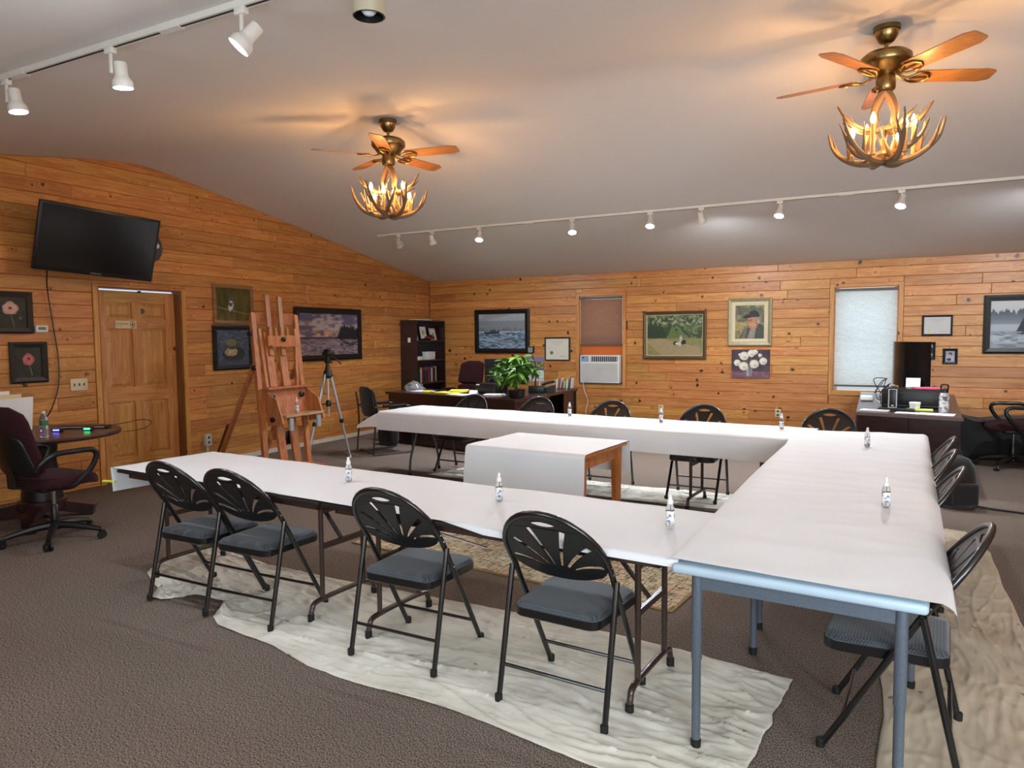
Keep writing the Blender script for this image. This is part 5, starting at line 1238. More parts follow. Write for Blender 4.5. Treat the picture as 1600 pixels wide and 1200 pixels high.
def office_chair(label, loc, rz, base_a, back_z1, armed=True, exec_=False):
    t = thing('office_chair', label, 'chair', (*loc, 0), rz)
    for k in range(5):
        a = base_a-rz+2*PI*k/5; c_, s_ = math.cos(a), math.sin(a)
        arm_ = MB().tube([(c_*r, s_*r, z) for r, z in ((.03, .12), (.12, .115), (.24, .095), (.33, .075))], [.03, .028, .022, .018], 8).obj('base_arm', M_BLKP, t)
        cs = MB()
        for o_ in (-.016, .016): cs.lathe([(.012, -.009), (.027, -.009), (.029, 0), (.027, .009), (.012, .009)], (c_*.34-s_*o_, s_*.34+c_*o_, .03), 14, Matrix.Rotation(a+.6, 3, 'Z') @ Matrix.Rotation(PI/2, 3, 'X'))
        cs.box((c_*.34, s_*.34, .052), (.03, .03, .03)); cs.obj('caster', M_BLKP, arm_)
    MB().lathe([(.045, .09), (.045, .15), (.03, .16), (.03, .28), (.026, .285)], (0, 0, 0), 16).obj('gas_lift_cover', M_BLKP, t)
    MB().tube([(0, 0, .27), (0, 0, .42)], .014, 12).obj('gas_lift', M_CHROME, t)
    MB().rbox((0, -.02, .425), (.2, .26, .05), .015).obj('mechanism', M_BLKP, t)
    b_ = MB(); n = 28; vs = []; rows = [(.80, .445), (.97, .452), (1.0, .475), (.99, .50), (.93, .525), (.75, .536), (.4, .538)]
    for s_, z in rows:
        for k in range(n):
            a = 2*PI*k/n; cx, sn = math.cos(a), math.sin(a)
            x = .255*s_*math.copysign(abs(cx)**.55, cx); y = .02+.25*s_*math.copysign(abs(sn)**.6, sn)
            vs.append((x, y, z-.03*max(0, y/.25)**3))
    m_ = len(rows); b_.add(vs, [(i*n+k, i*n+(k+1) % n, (i+1)*n+(k+1) % n, (i+1)*n+k) for i in range(m_-1) for k in range(n)]+[tuple(range(n-1, -1, -1)), tuple((m_-1)*n+k for k in range(n))])
    b_.obj('seat', M_MAR, t)
    if exec_:
        superellipse_back(MB(), .50, .50, .50, .80, .12, .05, .04, y0=-.22).obj('backrest', M_MAR, t)
        superellipse_back(MB(), .50, .46, .79, back_z1, .12, .05, .08, y0=-.25).obj('headrest', M_MAR, t)
    else:
        superellipse_back(MB(), .48, .40, .54, back_z1, .07, .06, .12, y0=-.24).obj('backrest', M_MAR, t)
        superellipse_back(MB(), .44, .34, .56, back_z1-.2, .03, .06, .08, y0=-.29).obj('back_shell', M_BLKP, t)
    MB().bar((0, -.12, .43), (0, -.30, .47), .07, .02).bar((0, -.30, .46), (0, -.315, .72), .07, .02, (0, 1, 0)).obj('back_support', M_BLKP, t)
    if armed:
        for s_ in (-1, 1):
            MB().tube(smooth_path([(s_*.20, -.05, .44), (s_*.27, .0, .46), (s_*.30, .10, .56), (s_*.30, .155, .66), (s_*.30, .12, .71), (s_*.29, -.02, .715), (s_*.285, -.15, .71), (s_*.27, -.24, .66), (s_*.24, -.27, .60)], 5), .021, 9).obj('armrest', M_BLKP, t)
    return t
fdir = math.atan2(1, -.04)-PI/2
office_chair('burgundy swivel office chair beside the round table at left', (-5.66, 3.2), fdir, math.radians(34), 1.07)
office_chair('burgundy swivel chair with loop arms at the right edge', (1.37, 9.78), math.radians(97), math.radians(165), 1.0)
office_chair('high-back burgundy executive chair behind the dark desk', (-5.88, 9.62), math.radians(170), .4, 1.16, exec_=True)

# ------------------------------------------------------------------ round table at left
rt = thing('round_table', 'dark round pedestal table by the wall under the flower paintings', 'table', (-6.50, 3.58, 0))
MB().lathe([(0, .71), (.60, .71), (.63, .718), (.635, .735), (.625, .75), (0, .75)], (0, 0, 0), 56).obj('tabletop', M_DESK, rt)
MB().lathe([(.16, .16), (.15, .3), (.12, .5), (.14, .69), (.25, .71)], (0, 0, 0), 28).obj('pedestal', M_BLKP, rt)
for k in range(4):
    a = PI/4+k*PI/2; MB().bar((0, 0, .13), (.40*math.cos(a), .40*math.sin(a), .045), .10, .09).obj('pedestal_foot', M_DESK, rt)
MB().lathe([(.19, .08), (.19, .16), (.16, .17)], (0, 0, 0), 28).obj('pedestal_base', M_DESK, rt)
wbt = thing('water_bottle', 'clear plastic water bottle with green label on the round table', 'bottle', (-6.10, 3.40, .751))
MB().lathe([(0, 0), (.028, 0), (.032, .006), (.031, .03), (.032, .06), (.030, .09), (.032, .11), (.032, .15), (.026, .175), (.013, .195), (.0125, .205)], (0, 0, 0), 18).obj('bottle_body', M_BOTTLE, wbt)
MB().lathe([(.0325, .10), (.0328, .102), (.0328, .138), (.0325, .14)], (0, 0, 0), 18).obj('paper_label', mat('green_label', (52, 120, 80), .5), wbt)
MB().lathe([(.0145, .2), (.0145, .218), (0, .219)], (0, 0, 0), 14).obj('cap', M_WPL, wbt)
# papers standing at left of the table
for i, (dx, dy, h, w, m_, lb) in enumerate(((.0, .0, .30, .33, M_WPAPER, 'front white folder standing on the round table behind office chair'), (-.03, -.05, .33, .33, M_MANILA, 'manila folder standing between the white sheets on round table'), (-.06, -.1, .36, .34, M_WPAPER, 'tallest rear sheaf of paper standing on the round table'))):
    b_ = MB().bar((-6.66+dx, 3.28+dy, .752+h/2), (-6.66+dx, 3.62+dy-.03*i, .752+h/2+.004), .014, h, (.15, 0, 1))
    tag(b_.obj('paper_folder', m_, None, 0), lb, 'folder', 'papers on the round table')
lp = thing('laptop_tray', 'thin dark keyboard slab with pale edge on the round table', 'keyboard', (-6.44, 3.93, .753), math.radians(32))
MB().rbox((0, 0, .009), (.44, .14, .018), .005).obj('slab', M_BLKP, lp)
MB().bx(-.215, .215, -.0715, -.0695, .006, .015).obj('pale_edge', mat('pale_edge', (190, 170, 160), .5), lp)
for (x, y, c_, lb, cn) in ((-6.215, 3.84, (60, 235, 140), 'small black device with glowing green lights on the round table', 'green'), (-6.38, 3.67, (110, 110, 255), 'small black device with glowing violet light on the round table', 'violet')):
    d_ = thing('charger_device', lb, 'device', (x, y, .752), .5)
    MB().rbox((0, 0, .014), (.08, .05, .028), .006).obj('body', M_BLKP, d_)
    MB().bx(-.028, .028, -.0262, -.0245, .008, .022).obj('light_window', emis(cn+'_led', c_, 3.0, c_), d_)
cb = MB().tube(smooth_path([(-6.30, 4.05, .758), (-6.22, 4.2, .78), (-6.15, 4.32, .80), (-6.08, 4.36, .77), (-6.1, 4.28, .72), (-6.2, 4.16, .70)], 7), .0035, 6)
tag(cb.obj('loose_wire', M_BLKP), 'thin black wire looping off the round table edge', 'wire')
# ------------------------------------------------------------------ bookshelf (stands against the left wall)
bs = thing('bookcase', 'tall dark bookcase in the corner of the room', 'bookcase', (-7.16, 10.44, 0))
d0, d1, yy0, yy1 = -.165, .17, -.44, .45
for y in (yy0, yy1-.022): MB().bx(d0, d1, y, y+.022, 0, 1.84).obj('side_panel', M_DESK, bs, 0)
MB().bx(d0, d0+.008, yy0+.022, yy1-.022, .08, 1.82).obj('back_panel', M_DESK, bs, 0)
SHZ = (.08, .42, .74, 1.13, 1.47, 1.818)
for z in SHZ: MB().bx(d0+.008, d1-.004, yy0+.022, yy1-.022, z, z+.022).obj('shelf', M_DESK, bs, 0)
MB().bx(-.01, .045, yy0-.002, yy0, 1.46, 1.54).obj('paper_note', M_WPAPER, bs, 0)
def on_shelf(name, label, cat, y, k, parts, group=None):
    t = thing(name, label, cat, (-7.16, 10.44+y, SHZ[k]+.0225), 0, group); 
    for nm, b_, m_ in parts: b_.obj(nm, m_, t)
    return t
def std_frame(label, y, k, w, h, m_):
    p = Paint(16, 20, (226, 226, 216)); p.ell(.5, .5, .3, .2, (160, 170, 140))
    t = thing('standing_frame', label, 'picture frame', (-7.10, 10.44+y, SHZ[k]+.0225), 0)
    MB().bar((0, 0, 0), (-.05, 0, h), w, .015, (1, 0, .1)).obj('frame', m_, t)
    canvas_obj('picture', p, lambda u, v, q: (.0095-.05*(.12+.76*(1-v))-.001*q, -w/2+.02+(w-.04)*u, h*(.12+.76*(1-v))), t, M_PRINT)
std_frame('white picture frame leaning at the left of the top bookcase shelf', -.33, 4, .17, .27, M_WPL)
std_frame('dark framed certificate in the middle of the top bookcase shelf', -.06, 4, .22, .27, M_BLKFRAME)
std_frame('small photograph frame at the right of the top bookcase shelf', .25, 4, .18, .21, mat('pale_frame', (206, 190, 180), .5))
on_shelf('toy_car', 'dark red model car on the top bookcase shelf', 'model car', .06, 4, [('car_body', MB().rbox((.1, 0, .045), (.08, .22, .05), .015), mat('dark_red', (110, 30, 34), .4)), ('car_cabin', MB().rbox((.1, .01, .075), (.07, .10, .04), .015), M_BLKP)])
on_shelf('small_box', 'white box on the middle bookcase shelf', 'box', .1, 3, [('box_body', MB().rbox((.05, 0, .065), (.1, .26, .13), .004), M_WPL), ('box_lid', MB().rbox((.05, 0, .125), (.106, .266, .03), .004), M_WPL)])
on_shelf('small_box', 'little white carton at the left of the middle bookcase shelf', 'box', -.3, 3, [('box_body', MB().rbox((.1, 0, .03), (.08, .15, .055), .004), M_WPL), ('box_lid', MB().rbox((.1, 0, .057), (.084, .154, .012), .003), M_WPAPER)])
yb_ = -.36; BC = [(28, 60, 44), (200, 196, 186), (120, 34, 34), (36, 40, 58), (60, 84, 120), (30, 30, 32), (150, 60, 50), (58, 70, 120), (210, 206, 196), (96, 40, 40), (40, 50, 70), (180, 170, 150)]
BN = ['dark green', 'cream', 'deep red', 'navy', 'steel blue', 'black', 'brick red', 'royal blue', 'off-white', 'maroon', 'slate', 'tan']
for i, (c_, nm) in enumerate(zip(BC, BN)):
    w = random.uniform(.03, .05); h = random.uniform(.20, .30); ln = .16 if i in (3,) else 0
    t = thing('book', nm+' book standing on the lower bookcase shelf', 'book', (-7.10, 10.44+yb_+w/2, SHZ[2]+.0225), 0, 'books in the bookcase')
    cm_ = mat('book_'+nm, c_, .6)
    MB().bx(.08, .084, -w/2, w/2, 0, h).bx(-.08, .084, -w/2, -w/2+.003, 0, h).bx(-.08, .084, w/2-.003, w/2, 0, h).obj('cover', cm_, t, 0)
    MB().bx(-.076, .079, -w/2+.003, w/2-.003, .004, h-.004).obj('pages', M_WPAPER, t, 0)
    yb_ += w+.005
for i, (w, lb) in enumerate(((.26, 'loose papers lying on top of the bookcase'),)):
    t = tag(MB().box((-7.14, 10.35, 1.848), (.24, .4, .014), Matrix.Rotation(.1, 3, 'Z')).obj('paper_pile', M_WPAPER), lb, 'papers')

# ------------------------------------------------------------------ L-shaped desk
dk = thing('executive_desk', 'dark L-shaped desk in front of the bookcase', 'desk', (0, 0, 0))
A = [(-6.50, 8.47), (-4.07, 7.945), (-3.94, 8.72), (-6.34, 9.20)]
MB().prism(A, .035, lambda a, b_, d: (a, b_, .715+d)).obj('desktop', M_DESK, dk, 0)
MB().prism([(-4.78, 8.90), (-4.05, 8.745), (-4.08, 10.06), (-4.78, 10.06)], .035, lambda a, b_, d: (a, b_, .715+d)).obj('return_top', M_DESK, dk, 0)
def vpan(p0, p1, th_, z0, z1, nm): 
    p0, p1 = Vector((*p0, 0)), Vector((*p1, 0)); n = Vector((-(p1-p0).y, (p1-p0).x, 0)).normalized()*th_
    MB().prism([(p0.x, p0.y), (p1.x, p1.y), (p1.x+n.x, p1.y+n.y), (p0.x+n.x, p0.y+n.y)], z1-z0, lambda a, b_, d: (a, b_, z0+d)).obj(nm, M_DESK, dk, 0)
vpan((-6.46, 8.50), (-4.10, 7.99), .02, .02, .715, 'modesty_panel')
vpan((-6.46, 8.52), (-6.33, 9.16), -.025, 0, .715, 'end_panel'); vpan((-4.10, 8.01), (-3.99, 8.68), .025, 0, .715, 'end_panel')
vpan((-4.76, 10.03), (-4.10, 10.03), .025, 0, .715, 'end_panel'); vpan((-4.12, 9.62), (-4.12, 10.03), .025, 0, .715, 'return_side_panel'); vpan((-4.76, 9.0), (-4.76, 10.03), .02, 0, .715, 'return_side_panel')
DZ = .751
def monitor(label, loc, rz, w, h, z0=.14, lm_=False):
    t = thing('monitor', label, 'monitor', (*loc, DZ), rz)
    MB().rbox((0, 0, z0+h/2), (w, .035, h), .008).obj('casing', M_BLKP, t)
    MB().bx(-w/2+.015, w/2-.015, -.0185, -.0175, z0+.02, z0+h-.015).obj('screen', M_SCREEN, t)
    MB().rbox((0, .04, z0*.5+.1), (.07, .03, z0+.18), .01).obj('stand_neck', M_BLKP, t)
    MB().rbox((0, .03, .008), (.26, .18, .016), .006).obj('stand_base', M_BLKP, t)
    return t
monitor('black monitor on the dark desk behind the plant', (-4.72, 8.95), math.radians(188), .66, .36, .12)
pr = thing('desk_printer', 'low black box with a white tag in front of the desk monitor', 'printer', (-4.85, 8.70, DZ), math.radians(-10))
MB().rbox((0, 0, .075), (.36, .22, .15), .015).obj('body', M_BLKP, pr); MB().bx(-.16, -.10, -.112, -.11, .12, .135).obj('tag', M_WPL, pr); MB().bx(-.15, .15, -.113, -.11, .03, .06).obj('paper_slot', M_RUB, pr)
dl = thing('gooseneck_lamp', 'black gooseneck desk lamp with a square head by the calendar', 'lamp', (-4.40, 9.2, DZ))
MB().lathe([(0, 0), (.07, 0), (.07, .012), (.02, .02)], (0, 0, 0), 20).obj('lamp_base', M_BLKP, dl)
MB().tube(smooth_path([(0, 0, .01), (.02, 0, .2), (.02, 0, .38), (-.03, 0, .52), (-.05, 0, .56)], 6), .009, 8).obj('neck', M_BLKP, dl)
MB().rbox((-.05, 0, .60), (.10, .05, .10), .012).obj('lamp_head', M_BLKP, dl); MB().bx(-.085, -.015, -.027, -.0245, .565, .635).obj('lens_panel', mat('grey_lens', (110, 112, 112), .3), dl)
ph = thing('desk_telephone', 'black desk telephone on the desk return', 'telephone', (-4.24, 9.32, DZ), -1.3)
MB().prism([(-.1, 0), (.1, 0), (.1, .10), (-.1, .04)], .2, lambda a, b_, d: (d-.1, a, b_)).obj('base', M_BLKP, ph, 0)
MB().tube(smooth_path([(-.07, -.09, .085), (-.07, -.06, .11), (-.07, .06, .14), (-.07, .09, .125)], 4), .018, 8).obj('handset', M_BLKP, ph)
for i in range(3):
    for j in range(3): MB().box((.0+.03*i, -.04+.03*j, .062+.009*j), (.016, .016, .012)).obj('key', mat('grey_key', (120, 120, 122), .5), ph, 0)
hb = thing('desk_organizer', 'black desk organizer holding pens beside the telephone', 'organizer', (-4.30, 9.06, DZ), .3)
MB().rbox((0, 0, .05), (.22, .10, .10), .008).obj('tray', M_BLKP, hb)
for i, c_ in enumerate(((190, 60, 70), (40, 44, 60), (200, 200, 196))): MB().tube([(-.06+.05*i, 0, .06), (-.07+.06*i, .02, .19)], .006, 6).obj('pen', mat('pen_%d' % i, c_, .4), hb)
FC = [((206, 170, 130), 'tan'), ((230, 226, 216), 'white'), ((190, 60, 50), 'red'), ((90, 110, 90), 'sage'), ((226, 206, 150), 'buff'), ((70, 76, 90), 'grey')]
for i, (c_, nm) in enumerate(FC):
    t = thing('file_folder', nm+' file upright at the end of the desk return', 'folder', (-4.42+i*.055, 9.96, DZ), 0, 'files on the desk return')
    h = .13+.025*(i % 3)
    MB().bar((0, 0, 0), (.015, 0, h), .012, .12, (0, 1, 0)).obj('cover', mat('file_'+nm, c_, .7), t, 0); MB().bar((.008, 0, .01), (.022, 0, h-.01), .006, .11, (0, 1, 0)).obj('sheets', M_WPAPER, t, 0)
def sheet(name, label, cat, x, y, z, w, d, rz, m_, h=.004):
    t = thing(name, label, cat, (x, y, z), rz)
    n = 3
    for k in range(n):
        MB().box((random.uniform(-.01, .01), random.uniform(-.01, .01), h*(k+.5)/n), (w, d, h/n*.9), Matrix.Rotation(random.uniform(-.06, .06), 3, 'Z')).obj('sheet', m_, t, 0)
    return t
sheet('paper_stack', 'white papers on the dark desk left of the yellow pad', 'papers', -5.95, 8.65, DZ, .30, .22, -.2, M_WPAPER, .012)
sheet('legal_pad', 'long yellow legal pad on the dark desk', 'notepad', -5.42, 8.50, DZ, .36, .22, -.15, M_YPAPER, .02)
sheet('legal_pad', 'small yellow pad at the left on the dark desk', 'notepad', -5.78, 8.52, DZ, .12, .10, .3, M_YPAPER, .03)
sheet('legal_pad', 'crumpled yellow sheets on top of the long pad', 'notepad', -5.28, 8.58, DZ+.022, .26, .18, .4, M_YPAPER, .03)
sheet('paper_stack', 'white papers beside the printer on the dark desk', 'papers', -4.63, 8.42, DZ, .26, .2, .2, M_WPAPER, .02)
sheet('paper_stack', 'white papers under the yellow pads on the dark desk', 'papers', -5.15, 8.38, DZ, .34, .22, -.2, M_WPAPER, .006)
cdp = MB().prism([(0, 0), (.09, 0), (.045, .08)], .12, lambda a, b_, d: (-4.92+d, 8.22+a-.02*0, DZ+b_)); tag(cdp.obj('tent_card', M_WPAPER, None, 0), 'white folded tent card at the front of the dark desk', 'card')
bgp = thing('crumpled_bag', 'crumpled clear plastic bag on the dark desk left end', 'bag', (-6.22, 8.82, DZ))
b_ = MB(); vs = []; n = 20
for i in range(9):
    ph_ = PI/2*i/8
    for k in range(n):
        a = 2*PI*k/n; r = 1+.3*mnoise.noise((math.cos(a)*2.2, math.sin(a)*2.2, i*.6))
        vs.append((.16*math.cos(ph_)*math.cos(a)*r, .13*math.cos(ph_)*math.sin(a)*r, .13*math.sin(ph_)*(1+.3*mnoise.noise((a, i*.9, 2)))))
b_.add(vs, [(i*n+k, i*n+(k+1) % n, (i+1)*n+(k+1) % n, (i+1)*n+k) for i in range(8) for k in range(n)]); b_.obj('film', M_FOIL, bgp, 20)
MB().rbox((.0, 0, .03), (.14, .12, .06), .01).obj('contents', mat('grey_contents', (110, 108, 106), .6), bgp)

# ---- potted plant
pt = thing('potted_plant', 'bushy green leafy plant in a dark pot on the desk', 'plant', (-4.22, 8.28, DZ))
MB().lathe([(0, 0), (.085, 0), (.105, .02), (.115, .09), (.12, .10), (.11, .10), (.105, .085), (0, .08)], (0, 0, 0), 24).obj('pot', mat('dark_pot', (40, 34, 34), .4), pt)
MB().lathe([(0, .082), (.104, .0825)], (0, 0, 0), 20).obj('soil', mat('soil', (40, 28, 20), .95), pt)
lv = []; 
prof_l = [(0, .004), (.15, .6), (.35, 1.0), (.6, .85), (.85, .4), (1, .02)]
vs = []
for (u, w) in prof_l:
    for s_ in (-1, 0, 1): vs.append((u*.12, s_*w*.022, -.03*u*u+(.006 if s_ else 0)*w))
fs = [(i*3+k, i*3+k+1, (i+1)*3+k+1, (i+1)*3+k) for i in range(5) for k in range(2)]
lmesh = MB().add(vs, fs).mesh('leaf', 60); lmesh.materials.append(M_LEAF)
rp = random.Random(5)
for s_ in range(20):
    a = rp.uniform(0, 2*PI); el = math.sqrt(rp.uniform(.02, 1.0)); R_ = .36*el; H_ = .04+.36*math.cos(el*1.3)+rp.uniform(-.06, .05)
    path = smooth_path([(0, 0, .08), (R_*.3*math.cos(a), R_*.3*math.sin(a), .12+H_*.6), (R_*.75*math.cos(a), R_*.75*math.sin(a), .14+H_*.95), (R_*math.cos(a), R_*math.sin(a), .12+H_*(1.0 if el < .6 else .85))], 4)
    MB().tube(path, .004, 5).obj('stem', mat('stem_green', (70, 100, 44), .6), pt)
    for k in range(13):
        p0 = path[min(len(path)-1, int((.3+.7*k/12)*(len(path)-1)))]
        o = bpy.data.objects.new('leaf', lmesh); COL.objects.link(o); o.parent = pt; o.location = p0
        o.rotation_euler = (rp.uniform(-.5, .5), rp.uniform(-.7, .75), rp.uniform(0, 2*PI)); sc_ = rp.uniform(.9, 1.6); o.scale = (sc_, sc_, sc_)

# ---- guest chair
gd = Vector((.47, .88, 0)).normalized(); gc = thing('guest_chair', 'black sled-base guest chair left of the desk', 'chair', (-5.95, 7.74, 0), math.atan2(gd.y, gd.x)-PI/2)
for s_ in (-1, 1):
    x = s_*.27
    MB().tube(smooth_path([(x, .20, .64), (x, .27, .60), (x, .275, .3), (x, .27, .06), (x, .22, .015), (x, -.24, .015), (x, -.29, .06), (x, -.265, .35), (x, -.27, .60), (x, -.30, .82)], 5), .0125, 9).obj('side_frame', M_BLK, gc)
    MB().rbox((x, .02, .65), (.045, .34, .03), .012).obj('armrest', M_BLKP, gc)
    MB().tube([(x, .22, .64), (x, -.27, .635)], .0125, 8).obj('arm_tube', M_BLK, gc)
MB().tube([(-.27, -.24, .02), (.27, -.24, .02)], .0125, 8).obj('sled_bar', M_BLK, gc); MB().tube([(-.27, .25, .40), (.27, .25, .40)], .012, 8).obj('seat_bar', M_BLK, gc)
MB().rbox((0, .02, .43), (.50, .48, .07), .03, seg=3).obj('seat', M_BLKF, gc)
superellipse_back(MB(), .50, .44, .50, .90, .06, .05, .05, y0=-.25).obj('backrest', M_BLKF, gc)
bgd = thing('shoulder_bag', 'black shoulder bag on the floor beside the guest chair', 'bag', (-6.28, 8.24, 0), -.2)
MB().rbox((0, 0, .15), (.34, .16, .29), .06, seg=4).obj('bag_body', M_BLKF, bgd); MB().tube(smooth_path([(-.12, 0, .27), (-.08, -.02, .40), (.08, -.02, .40), (.12, 0, .27)], 5), .01, 6).obj('bag_strap', M_BLKF, bgd)
obx = thing('orange_box', 'small orange-red box on the floor behind the guest chair', 'box', (-6.95, 9.2, 0), .1)
MB().rbox((0, 0, .07), (.16, .24, .14), .006).obj('carton', mat('orange_red', (168, 74, 40), .6), obx); MB().rbox((0, 0, .142), (.165, .245, .012), .003).obj('lid', mat('dark_orange', (120, 50, 30), .6), obx)

# ------------------------------------------------------------------ right-hand desk
rd = thing('side_desk', 'dark desk running to the far wall below the bright window', 'desk', (0, 0, 0))
P4 = [(-.205, 8.06), (.70, 7.84), (.86, 10.75), (-.225, 10.84)]
MB().prism(P4, .03, lambda a, b_, d: (a, b_, .72+d)).obj('desktop', M_DESK, rd, 0)
def vp2(p0, p1, th_, z0, z1, nm):
    p0, p1 = Vector((*p0, 0)), Vector((*p1, 0)); n = Vector((-(p1-p0).y, (p1-p0).x, 0)).normalized()*th_
    MB().prism([(p0.x, p0.y), (p1.x, p1.y), (p1.x+n.x, p1.y+n.y), (p0.x+n.x, p0.y+n.y)], z1-z0, lambda a, b_, d: (a, b_, z0+d)).obj(nm, M_DESK, rd, 0)
vp2((-.19, 8.08), (.26, 7.97), .02, .02, .72, 'front_panel'); vp2((.265, 7.968), (.69, 7.865), .02, .02, .72, 'front_panel')
vp2((.69, 7.88), (.845, 10.72), .02, .02, .72, 'side_panel'); vp2((-.21, 8.1), (-.21, 10.80), -.02, .02, .72, 'side_panel')
MB().prism([(-.213, 8.052), (.708, 7.83), (.71, 7.845), (-.205, 8.068)], .034, lambda a, b_, d: (a, b_, .718+d)).obj('edge_strip', mat('desk_edge_strip', (108, 92, 92), .4), rd, 0)
m2_ = thing('monitor', 'large curved black monitor seen edge-on against the bright shade', 'monitor', (.22, 9.25, DZ), 0)
def scr(u, d): a = (u-.5)*.55; R_ = 1.3; return (.19+R_*(1-math.cos(a))-d, R_*math.sin(a)*.95)
# screen faces right; panel swings from near-right to far-left
b_ = MB(); vs = []; n = 12; cR = Matrix.Rotation(math.radians(-58), 3, 'Z')
for d in (0, .02):
    for i in range(n+1):
        u = i/n; a = (u-.5)*.5; x = .66*(u-.5); y = .10*(2*(u-.5))**2+d
        for z in (.20, .70): v = cR @ Vector((x, y, z)); vs.append(v)
q_ = 2*(n+1)
fs = [(2*i, 2*i+2, 2*i+3, 2*i+1) for i in range(n)]+[(q_+2*i, q_+2*i+1, q_+2*i+3, q_+2*i+2) for i in range(n)]+[(2*i, q_+2*i, q_+2*i+2, 2*i+2) for i in range(n)]+[(2*i+1, 2*i+3, q_+2*i+3, q_+2*i+1) for i in range(n)]+[(0, 1, q_+1, q_), (2*n, q_+2*n, q_+2*n+1, 2*n+1)]
b_.add(vs, fs).obj('curved_screen', M_SCREEN, m2_, 60)
MB().bar((0, 0, .01), (.02, .02, .40), .06, .04).obj('stand_neck', M_BLKP, m2_); MB().rbox((0, 0, .008), (.3, .22, .016), .006).obj('stand_base', M_BLKP, m2_)
bx_ = thing('equipment_box', 'low black equipment box with clutter on the side desk', 'electronics', (.34, 8.82, DZ), math.radians(-6))
MB().rbox((0, 0, .10), (.60, .36, .20), .012).obj('chassis', M_BLKP, bx_)
MB().bx(-.28, .28, -.182, -.18, .02, .03).bx(-.28, .28, -.182, -.18, .16, .165).obj('front_trim', mat('dark_grey_trim', (60, 60, 64), .4), bx_)
for i in range(3): MB().lathe([(.012, 0), (.012, .01), (0, .01)], (.1+.06*i, -.18, .09), 10, Matrix.Rotation(PI/2, 3, 'X')).obj('knob', M_BLK, bx_)
sp_ = thing('desk_speaker', 'small black speaker with silver rim on the side desk', 'speaker', (.13, 8.50, DZ), math.radians(-4))
MB().rbox((0, 0, .115), (.09, .10, .23), .014).obj('cabinet', M_BLKP, sp_)
sr = []
for (u, v) in ((-.036, .02), (.036, .02), (.036, .21), (-.036, .21)): sr.append((u, -.0505, v))
MB().tube(smooth_path(sr, 1, True), .0065, 8, True).obj('silver_rim', M_ALU, sp_); MB().bx(-.012, .012, -.052, -.0495, .035, .045).obj('emblem', M_WPL, sp_)
sbt = thing('steel_bottle', 'steel water bottle with stickers and loop lid on the side desk', 'bottle', (.575, 8.22, DZ))
p = Paint(36, 36, (196, 198, 200)); p.speck(9, 9, .55, (70, 74, 78), .8); p.speck(14, 14, .66, (150, 120, 100), .6); p.poly([(.3, .35), (.65, .35), (.65, .7), (.3, .7)], (226, 226, 222)); p.line(.36, .45, .6, .45, .02, (90, 90, 96)); p.line(.36, .56, .55, .56, .02, (90, 90, 96))
MB().lathe([(0, 0), (.042, 0), (.044, .006), (.044, .17), (.036, .20), (.03, .21)], (0, 0, 0), 24).obj('bottle_body', M_ALU, sbt)
canvas_obj('sticker_wrap', p, lambda u, v, k: ((.0452-.001*k)*math.sin((u-.5)*4.4), -(.0452-.001*k)*math.cos((u-.5)*4.4), .17-.13*v), sbt, M_PRINT)
MB().lathe([(.034, .205), (.034, .24), (.03, .245), (0, .245)], (0, 0, 0), 20).obj('lid', M_BLKP, sbt); MB().tube(smooth_path([(-.03, 0, .235), (-.03, 0, .275), (-.015, 0, .285), (.015, 0, .285), (.03, 0, .275), (.03, 0, .235)], 4), .007, 8).obj('lid_loop', M_BLKP, sbt)
tb_ = thing('plastic_tub', 'small white lidded tub in front of the equipment box', 'tub', (.33, 8.42, DZ+.02))
MB().lathe([(0, 0), (.045, 0), (.05, .045), (.05, .05)], (0, 0, 0), 22).obj('tub', M_WPL, tb_); MB().lathe([(.053, .045), (.053, .062), (.05, .065), (0, .065)], (0, 0, 0), 22).obj('lid', M_WPL, tb_)
sheet('sticky_pad', 'yellow-green pad under the white tub on the side desk', 'notepad', .37, 8.40, DZ, .24, .12, -.1, mat('lime_paper', (206, 214, 110), .8), .018)
sheet('paper_stack', 'white sheets at the right front of the side desk', 'papers', .50, 8.06, DZ, .30, .2, -.2, M_WPAPER, .006)
sheet('paper_stack', 'white sheet in front of the tub on the side desk', 'papers', .27, 8.09, DZ, .24, .14, -.25, M_WPAPER, .004)
fr_ = thing('empty_frame', 'white flat frame lying at the left front of side desk', 'frame', (-.04, 8.20, DZ), math.radians(-14))
for (x, y, w, d) in ((0, -.06, .26, .012), (0, .06, .26, .012), (-.124, 0, .012, .12), (.124, 0, .012, .12)): MB().rbox((x, y, .006), (w, d, .012), .003).obj('frame_rail', M_WPL, fr_)
MB().bx(-.12, .12, -.055, .055, .001, .004).obj('inner_panel', mat('grey_panel', (120, 112, 116), .5), fr_)
sheet('paper_stack', 'pink and white papers on top of the equipment box', 'papers', .46, 8.80, DZ+.202, .26, .2, .2, mat('pink_paper', (222, 96, 130), .8), .012)
kb_ = thing('black_keyboard', 'black keyboard lying in front of the equipment box', 'keyboard', (.16, 8.36, DZ), math.radians(-8))
MB().rbox((0, 0, .01), (.34, .1, .02), .004).obj('deck', M_BLKP, kb_); MB().bx(-.15, .15, -.035, .035, .0195, .023).obj('key_field', M_RUB, kb_)
wc = thing('white_card_stack', 'white card propped behind the equipment box', 'card', (.33, 9.02, DZ+.0), -.1)
MB().bar((0, 0, .2), (0, .03, .30), .14, .006, (0, 1, 0)).obj('card', M_WPAPER, wc); MB().bar((0, .03, .0), (0, .04, .2), .1, .02, (0, 1, 0)).obj('support', M_BLKP, wc)
rc = random.Random(9)
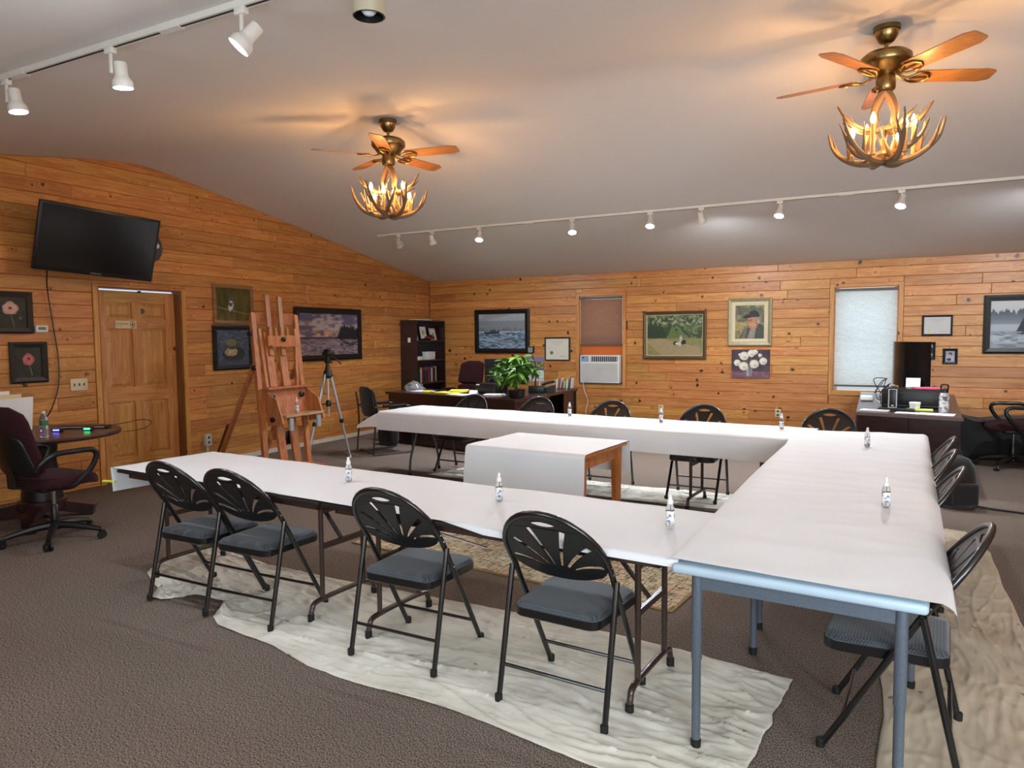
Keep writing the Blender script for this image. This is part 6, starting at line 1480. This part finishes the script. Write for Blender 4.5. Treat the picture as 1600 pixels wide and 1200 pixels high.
for k, (hh, col_, lb) in enumerate(((.34, M_BLKP, 'black cable looping highest in front of the bright shade'), (.13, M_RUB, 'low black cable coil behind the desk speaker'), (.22, M_WPL, 'white cable coil tangled on the side desk by the window'))):
    x, y = .02+.03*k, 8.95+.12*k; pts = [(x, y, DZ+.006)]
    for q in range(9): pts.append((x+rc.uniform(-.1, .1), y+rc.uniform(-.14, .14), DZ+.02+hh*rc.uniform(.25, 1)))
    pts.append((x+.08, y+.1, DZ+.006))
    tag(MB().tube(smooth_path(pts, 6), .0045, 6).obj('tangled_cable', col_), lb, 'cable', 'tangled desk cables')
wx = thing('white_adapter', 'white adapter block at the window end of side desk', 'adapter', (-.13, 9.4, DZ), .1)
MB().rbox((0, 0, .035), (.14, .1, .07), .02, seg=3).obj('block', M_WPL, wx); MB().tube(smooth_path([(.06, 0, .02), (.12, -.1, .01), (.1, -.3, .006)], 4), .004, 5).obj('lead', M_WPL, wx)

# ---- black cloth covered object by the far wall
bc = thing('cloth_cover', 'black cloth draped over a low object behind the office chair', 'cloth', (1.3, 10.52, 0))
b_ = MB(); nu, nv = 40, 16; vs = []
for j in range(nv+1):
    for i in range(nu+1):
        u = i/nu; v = j/nv; x = -.42+1.15*u
        top_ = .50+.07*math.exp(-((x+.42)/.12)**2)+.03*math.sin(x*5)
        if v < .7: z = top_*(v/.7); y = -.32+.04*mnoise.noise((x*5, z*3, 1))+.03*(1-v)
        else: z = top_+.015*mnoise.noise((x*6, v*6, 2))-.04*(v-.7); y = -.30+(v-.7)/.3*.58
        vs.append((x, y, max(.003, z)))
b_.add(vs, [(j*(nu+1)+i, j*(nu+1)+i+1, (j+1)*(nu+1)+i+1, (j+1)*(nu+1)+i) for j in range(nv) for i in range(nu)]).obj('drape', M_BLKF, bc, 70)
MB().bx(-.38, .70, -.26, .26, 0, .44).obj('covered_case', M_BLKP, bc)
pbx = thing('paper_box', 'white paper box with dark lid beneath the right office chair', 'box', (1.72, 9.95, 0), .1)
MB().rbox((0, 0, .12), (.32, .26, .24), .006).obj('carton', M_WPL, pbx); MB().rbox((0, 0, .25), (.33, .27, .03), .006).obj('lid', M_BLKP, pbx)
# ---- backpack
bk = thing('backpack', 'black backpack slumped on the floor behind the right-hand chairs', 'backpack', (.62, 7.40, 0), .4)
b_ = MB(); n = 20; vs = []; rows = [(.75, .0), (.98, .03), (1.0, .14), (.95, .26), (.85, .36), (.62, .43), (.25, .46)]
for s_, z in rows:
    for k in range(n):
        a = 2*PI*k/n; cx, sn = math.cos(a), math.sin(a); r = 1+.05*mnoise.noise((cx*2, sn*2, z*9))
        vs.append((.17*s_*r*math.copysign(abs(cx)**.7, cx), .13*s_*r*math.copysign(abs(sn)**.7, sn), z))
m_ = len(rows); b_.add(vs, [(i*n+k, i*n+(k+1) % n, (i+1)*n+(k+1) % n, (i+1)*n+k) for i in range(m_-1) for k in range(n)]+[tuple(range(n-1, -1, -1)), tuple((m_-1)*n+k for k in range(n))]); b_.obj('pack_body', M_BLKF, bk)
MB().rbox((.02, -.13, .13), (.22, .07, .2), .03, seg=3).obj('front_pocket', M_BLKF, bk)
MB().tube(smooth_path([(-.05, 0, .45), (-.03, 0, .5), (.03, 0, .5), (.05, 0, .45)], 4), .01, 6).obj('grab_handle', M_BLKF, bk)
MB().tube(smooth_path([(.12, -.06, .02), (.22, -.14, .012), (.34, -.22, .01), (.46, -.32, .01)], 5), .009, 6).obj('strap', M_BLKF, bk)
